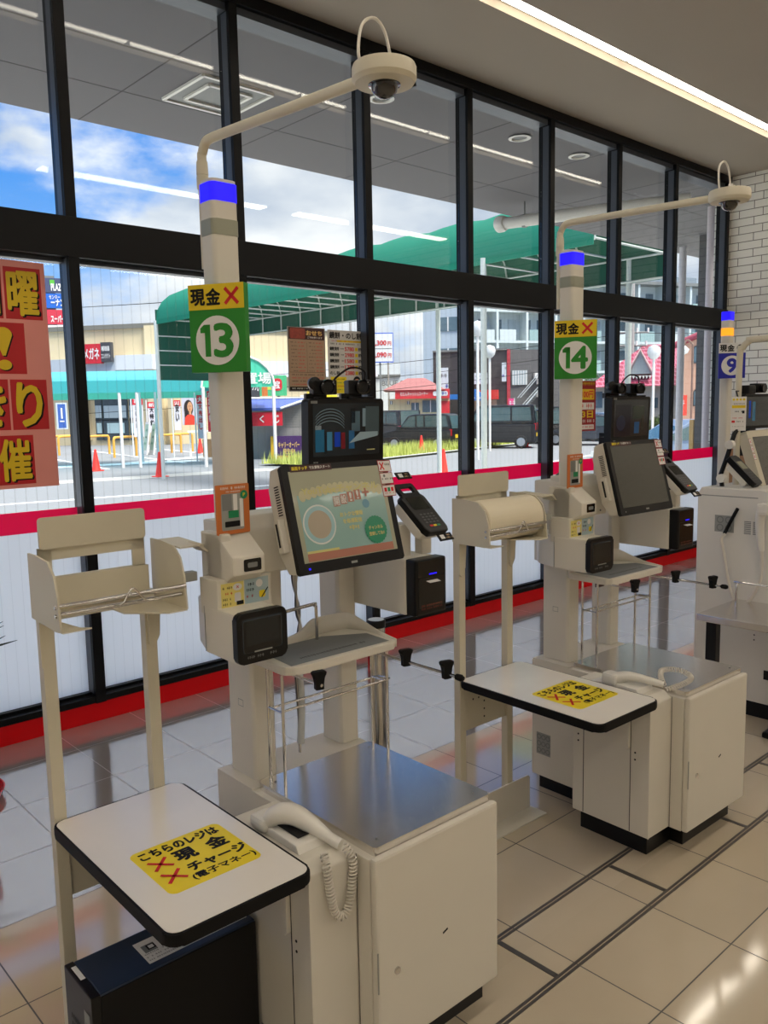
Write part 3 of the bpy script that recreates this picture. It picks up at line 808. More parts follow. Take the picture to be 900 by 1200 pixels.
    part('collar', MB().lathe([(.0125, 2.115), (.0145, 2.118), (.0145, 2.145), (.013, 2.146), (.013, 2.148), (.0145, 2.149), (.0135, 2.178), (.0115, 2.182)], creamd, 16, M=Matrix.Translation((-.084, .487, 0))), arm)
    Md = Matrix.Translation((-.035, -.115, 2.196))
    hs = part('camera_housing', MB().lathe([(.028, -.003), (.056, -.001), (.0615, .007), (.0615, .026), (.059, .032), (.0, .033)], creamd, 36, M=Md), tc_)
    part('dome', MB().lathe([(.032, 0), (.031, -.004), (.026, -.005), (.024, -.014), (.017, -.023), (.008, -.0275), (0, -.0285)], pm('smoked_dome', (14, 14, 16), .05, coat=1), 24, M=Md), hs)
    cb_ = MB().tube(catm([(-.088, -.115, 2.205), (-.094, -.11, 2.24), (-.075, -.1, 2.295), (-.045, -.1, 2.315), (-.02, -.1, 2.30), (-.006, -.1, 2.262), (-.003, -.1, 2.24)], 6), .003, cord, 8)
    part('network_cable', cb_, tc_, 'thin white cable loop')
    part('cable_plug', MB().box(-.009, .001, -.108, -.096, 2.228, 2.256, whitep, .002).box(.003, .013, -.108, -.096, 2.228, 2.254, whitep, .002), tc_)
    part('cable_clip', MB().tube(catm([(.012, -.1, 2.236), (.03, -.1, 2.25), (.045, -.1, 2.245), (.055, -.1, 2.215)], 4), .007, blackr, 8), tc_, 'black cable clip')
    # second display
    td = thing('camera_monitor', 'small black monitor above the lit touch screen showing camera views' if A else 'small black monitor above the dark touch screen of lane 14', 'monitor', (.3, .46, 1.44), 'small upper monitors', u)
    t2 = math.radians(-2)
    Mn = frame((.298, .43, 1.522), (1, .0, 0), (0, math.sin(t2), math.cos(t2)))
    cs = part('case', MB(Mn).prism(rrect(.265, .182, .008), 'z', -.03, 0, blackp, .003), td)
    part('mount', MB().box(.27, .33, .44, .56, 1.40, 1.455, blackp, .003).box(.33, .41, .53, .60, 1.39, 1.47, blackp, .003), td)
    scm = pm('video_dark', (24, 34, 40), .1, emit=.1, coat=.4)
    b = MB(Mn).rect(0, .008, .235, .142, scm, S, .0006)
    def q_(x, y, w, h, c_, nm): b.rect(x, y, w, h, pm('video_'+nm, c_, .1, emit=.12 if A else .02), S, .001)
    if A:
        for k in range(5):
            ar = [(-.06+.055*math.cos(math.pi*(.15+.7*i/10)), .028-.008*k+.038*math.sin(math.pi*(.15+.7*i/10))) for i in range(11)]
            b.add([(x, y, .0012) for x, y in ar]+[(x, y-.0025, .0012) for x, y in ar], [[i+1, i, 11+i, 12+i] for i in range(10)], pm('video_grey', (96, 112, 120), .1, emit=.12), False, S)
        q_(-.095, -.02, .03, .06, (30, 96, 130), 'cyan'); q_(-.075, -.025, .008, .06, (14, 20, 30), 'ink'); q_(-.062, -.022, .018, .05, (60, 120, 150), 'sky')
        q_(-.035, -.018, .02, .04, (20, 60, 170), 'blue'); q_(-.015, -.022, .014, .045, (110, 24, 34), 'red'); q_(-.1, .015, .02, .012, (120, 130, 134), 'pale')
        q_(.03, .03, .03, .055, (70, 90, 100), 'steel'); q_(.06, .04, .012, .05, (110, 130, 140), 'pale2'); q_(.02, .045, .016, .04, (10, 14, 20), 'ink'); q_(.09, .03, .05, .08, (64, 78, 82), 'slate')
        b.add([(.005, -.03, .0016), (.11, -.012, .0016), (.11, .0, .0016), (.045, .0, .0016)], [[0, 1, 2, 3]], pm('video_light', (130, 150, 156), .1, emit=.12), False, S)
        q_(.015, -.02, .02, .05, (40, 90, 130), 'cyan2'); q_(.085, -.05, .03, .003, (180, 170, 110), 'stamp')
    else:
        q_(-.055, .0, .1, .12, (20, 28, 46), 'navy'); b.add([(q[0]-.07, q[1]-.01, .0014) for q in circ(.03, 24)], [list(range(24))], pm('video_disc', (34, 44, 66), .1, emit=.03), False, S)
        q_(.05, .03, .08, .05, (44, 56, 50), 'olive'); q_(.04, -.03, .035, .045, (40, 90, 140), 'blue2'); q_(.08, -.01, .02, .06, (50, 52, 48), 'drab')
    part('screen', b, cs)
    b = MB(Mn).rect(-.113, .083, .022, .007, grey, S, .0006).scribble(-.12, -.1, -.078, .006, lgrey, S, .0006, 1)
    part('case_label', b, cs)
    # little cameras on top
    for k, (x, y) in enumerate(((.245, .46), (.36, .45))):
        lb = '%s black camera clipped on top of the small monitor of lane %d' % (('left', 'right')[k], n)
        tw = thing('clip_camera', lb, 'camera', (x, y, 1.612), 'black clip cameras', u)
        M2 = frame((x, y, 1.645), (.94, -.34, 0), (0, 0, 1))
        bb = part('camera_body', MB(M2).box(-.034, .034, -.02, .02, -.03, .012, blackp, .004), tw)
        part('lens_barrel', MB(M2 @ Matrix.Translation((.004, 0, .012))).lathe([(.019, 0), (.021, .004), (.021, .016), (.016, .018), (.015, .012), (0, .011)], blackg, 20), bb)
        part('clip', MB(M2).box(-.05, .01, -.036, -.016, -.028, -.006, blackp, .002).box(-.03, .04, -.033, -.026, -.03, .012, blackp, .002), tw)
        if k == 1: part('camera_cable', MB().tube(catm([(x+.02, y, 1.655), (x+.03, y+.01, 1.69), (x-.01, y+.02, 1.70), (x-.06, y+.02, 1.675), (x-.09, y+.015, 1.65)], 6), .0028, blackr, 6), tw)
        if k == 0: part('thumb_wheel', MB(M2 @ Matrix.Translation((-.028, .01, 0))).lathe([(.016, -.01), (.018, -.004), (.018, .01), (.008, .012)], blackp, 16), tw)

def stand(u, n):
    A = n == 13
    lb = 'bag dispensing stand with empty chrome rods and a white table, lane 13' if A else 'bag dispensing stand loaded with a thick roll, white table, lane 14'
    t = thing('bag_stand', lb, 'stand', (-.35, .61, 0), 'bag dispensing stands', u)
    for x in (-.498, -.24):
        part('post', MB().box(x, x+.031, .60, .63, .0, 1.14, creamd, .002), t)
    b = MB().box(-.502, -.19, .604, .66, 0, .006, cream, .001)
    b = MB().box(-.50, -.105, .515, .66, 0, .006, cream, .001)
    bp = part('base_plate', b, t)
    part('front_plate', MB().prism([(-.41, .006), (-.41, .12), (-.39, .14), (-.125, .14), (-.115, .13), (-.115, .006)], 'y', .592, .598, cream), bp)
    # low cross plate
    b = MB().box(-.467, -.24, .61, .615, .41, .56, creamd)
    for i in range(3): b.lathe([(.004, 0), (0, .001)], dark, 8, M=front(-.42+.03*i, .6095, .52)); b.lathe([(.004, 0), (0, .001)], dark, 8, M=front(-.36, .6095, .44+.03*i))
    part('cross_plate', b, t)
    # back frame with slot and board
    part('back_board', MB().prism([(p[0]-.352, p[1]+1.31) for p in rrect(.264, .075, .008)], 'y', .612, .618, creamd, .001), t)
    b = MB().box(-.487, -.455, .618, .624, 1.14, 1.275, creamd).box(-.255, -.222, .618, .624, 1.14, 1.275, creamd).box(-.487, -.222, .618, .624, 1.245, 1.275, creamd).box(-.487, -.222, .618, .624, 1.10, 1.205, creamd)
    b.box(-.487, -.222, .6, .604, 1.13, 1.205, creamd)
    part('back_frame', b, t)
    sp = [(.622, 1.115), (.622, 1.268), (.56, 1.268), (.50, 1.262), (.468, 1.235), (.452, 1.19), (.445, 1.112), (.47, 1.109)]
    lp = part('side_plate', MB().prism(sp, 'x', -.509, -.504, creamd), t)
    part('side_plate', MB().prism(sp, 'x', -.204, -.199, creamd), t)
    b = MB()
    for z in (1.165, 1.146): b.lathe([(.005, 0), (.004, .003), (0, .003)], chrome, 10, M=left(-.5095, .462, z))
    part('bolt', b, lp)
    b = MB().prism([(-.505, .442), (-.44, .442), (-.46, .46), (-.48, .60), (-.505, .60)], 'z', 1.109, 1.113, creamd);part('bottom_plate', b, t)
    b = MB().prism([(-.203, .442), (-.25, .442), (-.33, .52), (-.33, .60), (-.203, .60)], 'z', 1.109, 1.113, creamd)
    part('bottom_plate', b, t)
    for x in (-.509+.005, -.24+.005):
        part('bracket', MB().prism([(.0, 1.11), (.0, 1.0), (.012, .99), (.03, 1.02), (.036, 1.11)], 'y', .592, .60, creamd, M=Matrix.Translation((x, 0, 0))), t)
    for y, z in ((.453, 1.168), (.462, 1.148)):
        part('rod', MB().tube([(-.506, y, z), (-.2, y, z)], .0055, chrome, 10), t, 'chrome roll rod')
    part('wire_clip', MB().tube(catm([(-.375, .445, 1.146), (-.362, .44, 1.158), (-.345, .438, 1.185), (-.332, .44, 1.18), (-.31, .444, 1.155), (-.29, .446, 1.15)], 4), .0025, chrome, 6), t)
    b = MB().prism([(.47, 1.256), (.60, 1.262), (.60, 1.266), (.47, 1.26)], 'x', -.2, -.135, creamd).prism([(-.155, 1.258), (-.13, 1.24), (-.128, 1.243), (-.15, 1.264)], 'y', .46, .52, creamd)
    part('top_tab', b, t)
    part('end_socket', MB().box(-.199, -.165, .455, .48, 1.175, 1.198, lgrey, .002).box(-.1655, -.163, .46, .475, 1.179, 1.194, dark), t)
    if not A:
        R_ = part('bag_roll', MB().lathe([(.0, 0), (.012, .0), (.07, .0), (.074, .004), (.074, .286), (.07, .29), (0, .29)], pm('roll_plastic', (226, 216, 190), .35, var=.05, scale=5, stretch=(1, 1, 30)), 40, M=frame((-.497, .528, 1.19), (0, 1, 0), (0, 0, 1))), t, 'thick cream roll of bags')
    # table
    w0, w1, d0, d1 = -.508, -.168, 0.0, .603
    pts = [(p[0]+(w0+w1)/2, p[1]+(d0+d1)/2) for p in rrect(w1-w0, d1-d0, .03, 6)]
    tb = part('table_top', MB().prism(pts, 'z', .586, .6135, blackr, .006), t, 'white table top with a black edge')
    pts = [(p[0]+(w0+w1)/2, p[1]+(d0+d1)/2) for p in rrect(w1-w0-.012, d1-d0-.012, .026, 6)]
    part('top_surface', MB().prism(pts, 'z', .612, .6145, tabletop), tb, 'white laminate surface')
    Ms = up(-.328, .226, .6146)
    b = MB().rect(0, 0, .222, .206, yel, Ms, .0002, .018)
    b.text('こちらのレジは', .19, .032, blk, Ms, 0, .075, .05)
    b.text('現', .046, .046, blk, Ms, -.012, .024, .05).text('金', .046, .046, blk, Ms, .066, .024, .05)
    b.text('チャージ', .14, .034, blk, Ms, .036, -.034, .05).text('(電子マネー)', .15, .027, blk, Ms, .03, -.074, .035)
    b.cross(-.072, .022, .042, .042, .008, red, Ms, .001).cross(-.072, -.04, .042, .042, .008, red, Ms, .001)
    part('yellow_sticker', b, tb, 'yellow sticker with black lettering and red crosses')

def handset(u, n):
    t = thing('barcode_scanner', 'white hand scanner with a coiled cord on the side pod of lane %d' % n, 'hand scanner', (-.09, .2, .61), 'white hand scanners', u)
    if n == 13:
        P = catm([(-.128, .245, .612), (-.118, .215, .642), (-.098, .18, .648), (-.078, .14, .632), (-.062, .09, .612), (-.052, .06, .603)], 5)
        R = [.013+.012*math.sin(PI*min(1, max(0, (i/len(P))*1.15+.12))) for i in range(len(P))]
        part('handle', MB().tube(P, R, whitep, 12), t)
        part('scan_head', MB().box(-.152, -.098, .225, .285, .598, .632, whitep, .012), t)
        part('reader_slot', MB().box(-.12, -.07, .13, .215, .6155, .618, dark), t)
        part('coil_cord', MB().tube(coil([(-.105, .055, .605), (-.112, .036, .585), (-.108, .032, .53), (-.098, .030, .475), (-.078, .028, .455), (-.055, .03, .475), (-.043, .032, .53), (-.04, .034, .575), (-.05, .05, .604)], .0085, 42), .0023, cord, 5), t, 'coiled white cord')
    else:
        P = catm([(-.125, .21, .625), (-.105, .17, .638), (-.08, .12, .634), (-.05, .06, .622)], 5)
        part('handle', MB().tube(P, [.022-.012*i/len(P) for i in range(len(P))], whitep, 12), t)
        part('scan_head', MB().box(-.15, -.1, .19, .245, .604, .648, whitep, .012), t)
        part('coil_cord', MB().tube(coil([(-.05, .06, .622), (-.02, .09, .64), (.03, .11, .645), (.08, .075, .64), (.075, .03, .63), (.03, .015, .625), (-.03, .03, .615), (-.06, .045, .61)], .008, 40), .0023, cord, 5), t, 'coiled white cord')

for u, n in ((U13, 13), (U14, 14)):
    machine(u, n); stand(u, n); handset(u, n)

# ---- tower computer under the table of lane 13
t = thing('tower_computer', 'dark navy tower computer on the floor under the table of lane 13', 'computer', (-.36, .33, 0), None, U13)
part('case', MB().box(-.545, -.165, .257, .402, .0, .379, navy, .003), t)
part('case_side', MB().box(-.545, -.165, .2545, .257, .004, .374, blk), t, 'black side panel')
b = MB().box(-.566, -.545, .255, .404, .0, .38, blackp, .003)
for i in range(9):
    for j in range(12): b.rect(-.04+.01*i, -.14+.02*j, .004, .012, dark, left(-.566, .33, .2), .0006)
fp = part('front_panel', b, t)
part('drive_panel', MB().rect(.048, .06, .03, .15, lgrey, left(-.566, .33, .2), .001).rect(.048, .10, .02, .02, grey, left(-.566, .33, .2), .0014).rect(.048, .04, .02, .02, grey, left(-.566, .33, .2), .0014), fp)
part('name_tag', MB().rect(0, 0, .011, .055, wht, up(-.553, .355, .3802), .0004), fp)
Ml = up(-.30, .32, .3795); b = MB().rect(0, 0, .25, .088, wht, Ml, .0003)
b.rect(-.1, .01, .03, .03, grey, Ml, .0006).rect(-.095, .012, .02, .02, blk, Ml, .0008).rect(-.095, .012, .012, .012, wht, Ml, .001)
for i in range(4): b.scribble(-.065, .12, .035-.01*i, .005, grey, Ml, .0006, i)
for i in range(3): b.scribble(-.12, .12, -.01-.012*i, .006, grey, Ml, .0006, i+9)
for i in range(6): b.rect(-.02+.024*i, -.02, .006, .03, blk, Ml, .001)
part('spec_label', b, t, 'white printed label')

# ---- lane 9 machine at the right edge
t = thing('self_checkout', 'white cash checkout of lane 9 at the right edge of the picture', 'self checkout', (4.5, 1.8, 0))
X9 = 4.08
part('cabinet', MB().prism([(2.06, .085), (2.06, 1.125), (2.04, 1.155), (1.74, 1.155), (1.50, 1.10), (1.35, 1.05), (1.35, .085)], 'x', X9, X9+.62, whitep, .006), t)
part('plinth', MB().box(X9+.03, X9+.6, 1.38, 2.04, 0, .086, blackp), t)
b = MB().rect(0, 0, .30, .005, lgrey, left(X9, 1.9, 1.115), .0006)
Mv = left(X9, 1.915, .975); b.rect(0, 0, .10, .085, lgrey, Mv, .0006)
for sx in (-1, 1):
    for sy in (-1, 1):
        rr = circ(.018, 14, sx*.022, sy*.02); r2 = circ(.013, 14, sx*.022, sy*.02)
        b.add([(q[0], q[1], .001) for q in rr+r2], [[k, (k+1) % 14, 14+(k+1) % 14, 14+k] for k in range(14)], grey, False, Mv)
part('patterned_sticker', b, t, 'grey sticker with a ring pattern')
Mv = left(X9, 1.775, .965); b = MB()
for sx in (-1, 1):
    for i in range(9): b.rect(sx*.022, .03-.0075*i, .034, .004, grey, Mv, .0008)
part('print_block', b, t)
b = MB()
for y, z in ((1.745, .585), (1.745, .43), (1.745, .405), (1.75, 1.0), (1.75, 1.06)): b.lathe([(.004, 0), (0, .001)], dark, 8, M=left(X9, y, z))
part('screw_holes', b, t)
part('side_tray', MB().prism([(2.0, .505), (2.0, .525), (1.35, .525), (1.35, .505)], 'x', X9-.16, X9-.0, steel, .003) if 0 else MB().box(3.66, X9, 1.20, 1.84, .567, .60, steel, .004), t, 'stainless steel side tray')
part('tray_bracket', MB().box(X9-.06, X9-.01, 1.86, 1.91, .1, .655, blackp, .002) if 0 else MB().box(3.70, 3.745, 1.76, 1.81, 0, .567, blackp, .002), t, 'black tray support')
part('tray_rail', MB().tube(catm([(3.99, 1.80, .60), (3.99, 1.80, .685), (3.99, 1.79, .70), (3.99, 1.77, .705), (3.99, 1.2, .705)], 4), .006, chrome, 8), t)
part('foot', MB().box(3.86, 4.07, 1.47, 1.60, 0, .03, blackp, .01).box(3.93, 4.0, 1.50, 1.57, .025, .16, blackp, .004), t, 'black foot')
part('wall_outlet', MB().box(X9-.004, X9, 1.655, 1.70, .20, .28, whitep, .001).box(X9-.0055, X9-.003, 1.665, 1.69, .215, .262, dark), t)
sd = MB().box(X9-.001, X9+.5, 1.28, 1.5, .75, 1.07, whitep, .006)
part('side_box', sd, t)
tt = thing('payment_terminal', 'black card terminal standing on the lane 9 checkout at the right edge', 'card terminal', (4.2, 1.9, 1.155), 'card terminals')
Mt = frame((4.19, 1.862, 1.245), (1, 0, 0), (-.18, .67, .74))
bd = part('terminal_body', MB(Mt).prism([(p[0]*1.15, p[1]*1.3) for p in body9] if 0 else rrect(.085, .19, .012), 'z', -.03, 0, blackp, .005), tt)
part('white_back', MB(Mt).prism(rrect(.075, .13, .01), 'z', -.06, -.028, whitep, .004), tt, 'white lower shell')
part('display', MB(Mt).rect(0, .03, .06, .05, pm('bright_display', (150, 150, 130), .1), Matrix.Identity(4), .001, .003), bd)
b = MB(Mt)
for r_ in range(4):
    for c_ in range(3): b.rect(-.02+.02*c_, -.022-.015*r_, .012, .006, pm('dim_key', (70, 72, 74), .5), Matrix.Identity(4), .001)
part('keypad', b, bd)
part('link_arm', MB().tube([(4.18, 1.98, 1.15), (4.14, 1.97, 1.22), (4.17, 1.95, 1.32), (4.21, 1.94, 1.42), (4.24, 1.93, 1.46)], .012, blackp, 8), tt, 'jointed black arm')
for q in ((4.17, 1.94, 1.37), (4.13, 1.96, 1.20)): part('joint_knob', MB().lathe([(.022, -.016), (.022, .016)], whitep, 16, M=left(*q)), tt, 'white joint knob')
t = thing('barcode_scanner', 'white hand scanner hanging on the side of the lane 9 checkout', 'hand scanner', (4.03, 1.72, 1.0), 'white hand scanners')
part('handle', MB().tube(catm([(4.03, 1.70, 1.075), (4.035, 1.715, 1.04), (4.04, 1.72, .98), (4.045, 1.715, .90), (4.05, 1.712, .865)], 5), [.026-.001*i*.55 for i in range(21)], whitep, 14), t)
part('scan_head', MB().box(3.985, 4.05, 1.655, 1.72, 1.045, 1.10, whitep, .014), t)
part('cord', MB().tube(catm([(4.05, 1.712, .87), (4.055, 1.71, .79), (4.05, 1.715, .71), (4.05, 1.75, .63), (4.05, 1.795, .575), (4.05, 1.84, .60), (4.05, 1.875, .70), (4.05, 1.90, .83), (4.05, 1.915, .90), (4.06, 1.90, .93)], 6), .009, cord, 8), t, 'thick white cord')
part('cord_sleeve', MB().tube(catm([(4.06, 1.905, .925), (4.06, 1.88, .98), (4.06, 1.84, 1.06)], 5), .009, blackr, 8), t, 'black cord sleeve')
# touch screen of lane 9, seen from its back left
t = thing('touch_monitor', 'large beige framed touch screen of lane 9 cut by the right edge', 'monitor', (4.4, 1.7, 1.2))
Mm = frame((4.50, 1.86, 1.255), (1, 0, 0), (0, .31, .95))
part('shell', MB(Mm).prism(rrect(.40, .38, .02), 'z', -.05, 0, creamd, .008), t)
part('screen', MB(Mm).rect(.01, 0, .32, .31, screeng, Matrix.Identity(4), .001), t)
b = MB(Mm)
for k in range(3):
    Q = frame((-.19, .13-.04*k, .001), (1, 0, 0), (0, 1, 0)); b.rect(0, 0, .03, .034, dred, Q, .0006).rect(0, 0, .026, .030, wht, Q, .001).cross(0, 0, .012, .014, .003, red, Q, .0014)
part('payment_sticker', b, t, 'small white and red stickers')
part('stand', MB().box(4.42, 4.56, 1.88, 1.98, 1.08, 1.25, creamd, .01), t)
t = thing('camera_monitor', 'black small monitor with cameras on it at the right edge', 'monitor', (4.6, 1.75, 1.5), 'small upper monitors')
Mn = frame((4.445, 1.92, 1.535), (1, -.1, 0), (0, 0, 1))
part('case', MB(Mn).prism(rrect(.28, .18, .008), 'z', -.03, 0, blackp, .003), t)
b = MB(Mn).rect(0, 0, .25, .15, scm9 if 0 else pm('video_dark', (24, 34, 40), .1), Matrix.Identity(4), .001)
b.rect(-.05, 0, .03, .10, pm('video_cyan', (30, 96, 130), .1), Matrix.Identity(4), .0014).rect(-.09, .01, .02, .09, pm('video_blue', (20, 60, 170), .1), Matrix.Identity(4), .0014)
part('screen', b, t)
part('mount', MB().box(4.41, 4.48, 1.95, 2.0, 1.3, 1.5, blackp), t)
t = thing('clip_camera', 'black camera on the small monitor at the right edge', 'camera', (4.5, 1.78, 1.78), 'black clip cameras')
part('camera_body', MB(Mn).box(-.13, -.06, .09, .135, -.03, .015, blackp, .005).box(-.04, .05, .095, .145, -.035, .01, blackp, .005), t)
part('lens_barrel', MB(Mn @ Matrix.Translation((0, .12, .01))).lathe([(.02, 0), (.022, .02), (0, .018)], blackg, 16), t)
# lane 9 pole, sign, arm
def rpole(x, y, z0, z1, mat, w=.032):
    return MB().prism([(q[0]+x, q[1]+y) for q in rrect(w*2, w*1.7, .012)], 'z', z0, z1, mat, .0015)
t = thing('signal_pole', 'beige signal pole of lane 9 with blue and orange lights', 'pole', (4.93, 2.31, 0))
pp = part('pole', rpole(4.915, 2.325, 0, 2.04, cream), t)
part('light_ring', rpole(4.915, 2.325, 2.065, 2.115, blueled, .033), t, 'glowing blue light ring')
part('light_ring', rpole(4.915, 2.325, 1.975, 2.02, orangeled, .033), t, 'glowing orange light ring')
part('collar', rpole(4.915, 2.325, 2.02, 2.065, cream, .0325), t)
number_sign(None, '9', (4.88, 2.3, 1.82), 'o', blus, 'blue and white lane sign with the number 9 on the far pole', frame((4.825, 2.25, 1.825), (.5, -.866, 0), (0, 0, 1)))
t = thing('guide_rail', 'beige bent tube rail rising beside the lane 9 checkout', 'rail', (4.30, 1.965, 1.155))
part('rail', MB().tube(catm([(4.30, 1.965, 1.155), (4.30, 1.965, 1.80), (4.30, 1.95, 1.86), (4.30, 1.92, 1.89), (4.30, 1.87, 1.90), (4.30, 1.3, 1.90)], 5), .016, creamd, 12), t)
t = thing('notice_card', 'tall white notice card hanging beside the lane 9 monitor', 'notice', (4.22, 1.92, 1.53))
Mc = frame((4.22, 1.925, 1.525), (.5, -.866, 0), (0, 0, 1)) @ Matrix.Diagonal((.8, .72, 1, 1))
b = MB().box(-.045, .045, -.12, .12, -.003, 0, wht, M=Mc)
for i in range(4): b.add([(q[0]-.03+.02*i, q[1]+.1, .0008) for q in circ(.008, 10)], [list(range(10))], yeld, False, Mc)
b.rect(0, .05, .08, .02, yeld, Mc, .0008).scribble(-.035, .035, .07, .008, blk, Mc, .001, 1).scribble(-.035, .035, .015, .012, blk, Mc, .001, 2).rect(.028, .012, .014, .02, blk, Mc, .001)
b.scribble(-.035, .035, -.03, .009, red, Mc, .001, 3).rect(-.03, -.055, .02, .016, red, Mc, .001, .004).scribble(-.01, .035, -.055, .009, blk, Mc, .001, 4).scribble(-.035, .035, -.09, .006, grey, Mc, .001, 5)
part('card', b, t)
part('hook', MB().tube([(4.22, 1.93, 1.605), (4.24, 1.95, 1.64), (4.29, 1.96, 1.64)], .004, blackp, 6), t)

# ---- plant pot, red, at the left edge
t = thing('plant_pot', 'red plant pot with spiky dark leaves by the left window', 'potted plant', (.90, 3.62, 0))
Mq = Matrix.Translation((.90, 3.62, 0))
part('saucer', MB().lathe([(.12, 0), (.16, .012), (.172, .04), (.166, .04), (.15, .018), (0, .014)], pm('red_glazed', (190, 12, 20), .2), 36, M=Mq), t)
part('pot', MB().lathe([(.09, .02), (.12, .2), (.13, .42), (.135, .44), (.122, .44), (.115, .40), (0, .39)], pm('red_glazed', (190, 12, 20), .2), 36, M=Mq), t)
b = MB()
for i in range(16):
    a = i*2.4; l = .22+.06*math.sin(i*1.7); zt = .32+.1*math.cos(i)
    p0 = Vector((.90, 3.62, .41)); p1 = p0+Vector((math.cos(a)*l*.4, math.sin(a)*l*.4, zt*.7)); p2 = p0+Vector((math.cos(a)*l, math.sin(a)*l, zt*.75))
    b.tube(bez(p0, p0.lerp(p1, .5), p1, p2, 6), [.006, .010, .011, .010, .008, .005, .001], pm('dark_leaf', (28, 44, 26), .4), 5)
part('leaves', b, t)

# ---- posters on the glass
YP = YG-.012
t = thing('sale_poster', 'large pink sale poster with yellow letters on red squares, left window', 'poster', (1.05, YP, 1.78))
part('sheet', MB().prism([(.40, 2.33), (1.598, 2.312), (1.603, 1.236), (.40, 1.236)], 'y', YP-.002, YP, pm('pink_paper', (232, 150, 140), .6, var=.03)), t)
b = MB(); c_ = MB()
def ptile(cx, cz, w, h, ch, tw=.8, th=.82):
    Mf = front(cx, YP-.002, cz)
    b.rect(0, 0, w, h, pm('poster_red', (190, 16, 24), .5), Mf, .0008)
    c_.text(ch, w*tw, h*th, blk, Mf, .007, -.007, .03, .0012); c_.text(ch, w*tw, h*th, pm('poster_yellow', (224, 190, 16), .5), Mf, -.002, 0, .03, .0022)
ptile(1.491, 2.162, .172, .242, '曜'); ptile(1.308, 2.162, .172, .242, '日')
Mf = front(1.382, YP-.002, 1.903); b.rect(0, 0, .205, .24, pm('poster_red', (190, 16, 24), .5), Mf, .0008)
for dx, dz, m_, zz in ((.006, -.006, blk, .0012), (0, 0, pm('poster_yellow', (224, 190, 16), .5), .0022)):
    c_.add([(q[0]+dx, q[1]+dz, zz) for q in ([(-.006, -.035), (.008, -.035)]+[(.042*math.cos(PI*i/10)+.002, .062+.036*math.sin(PI*i/10)) for i in range(11)])], [list(range(13))], m_, False, Mf)
    c_.add([(q[0]+.002+dx, q[1]-.078+dz, zz) for q in circ(.024, 20, rx=.032)], [list(range(20))], m_, False, Mf)
ptile(1.487, 1.637, .172, .24, 'り', .66, .84); ptile(1.305, 1.637, .172, .24, 'き')
ptile(1.402, 1.373, .178, .236, '催'); ptile(1.21, 1.373, .178, .236, '開')
part('red_squares', b, t); part('lettering', c_, t, 'yellow lettering with black shadow')
SALE = t

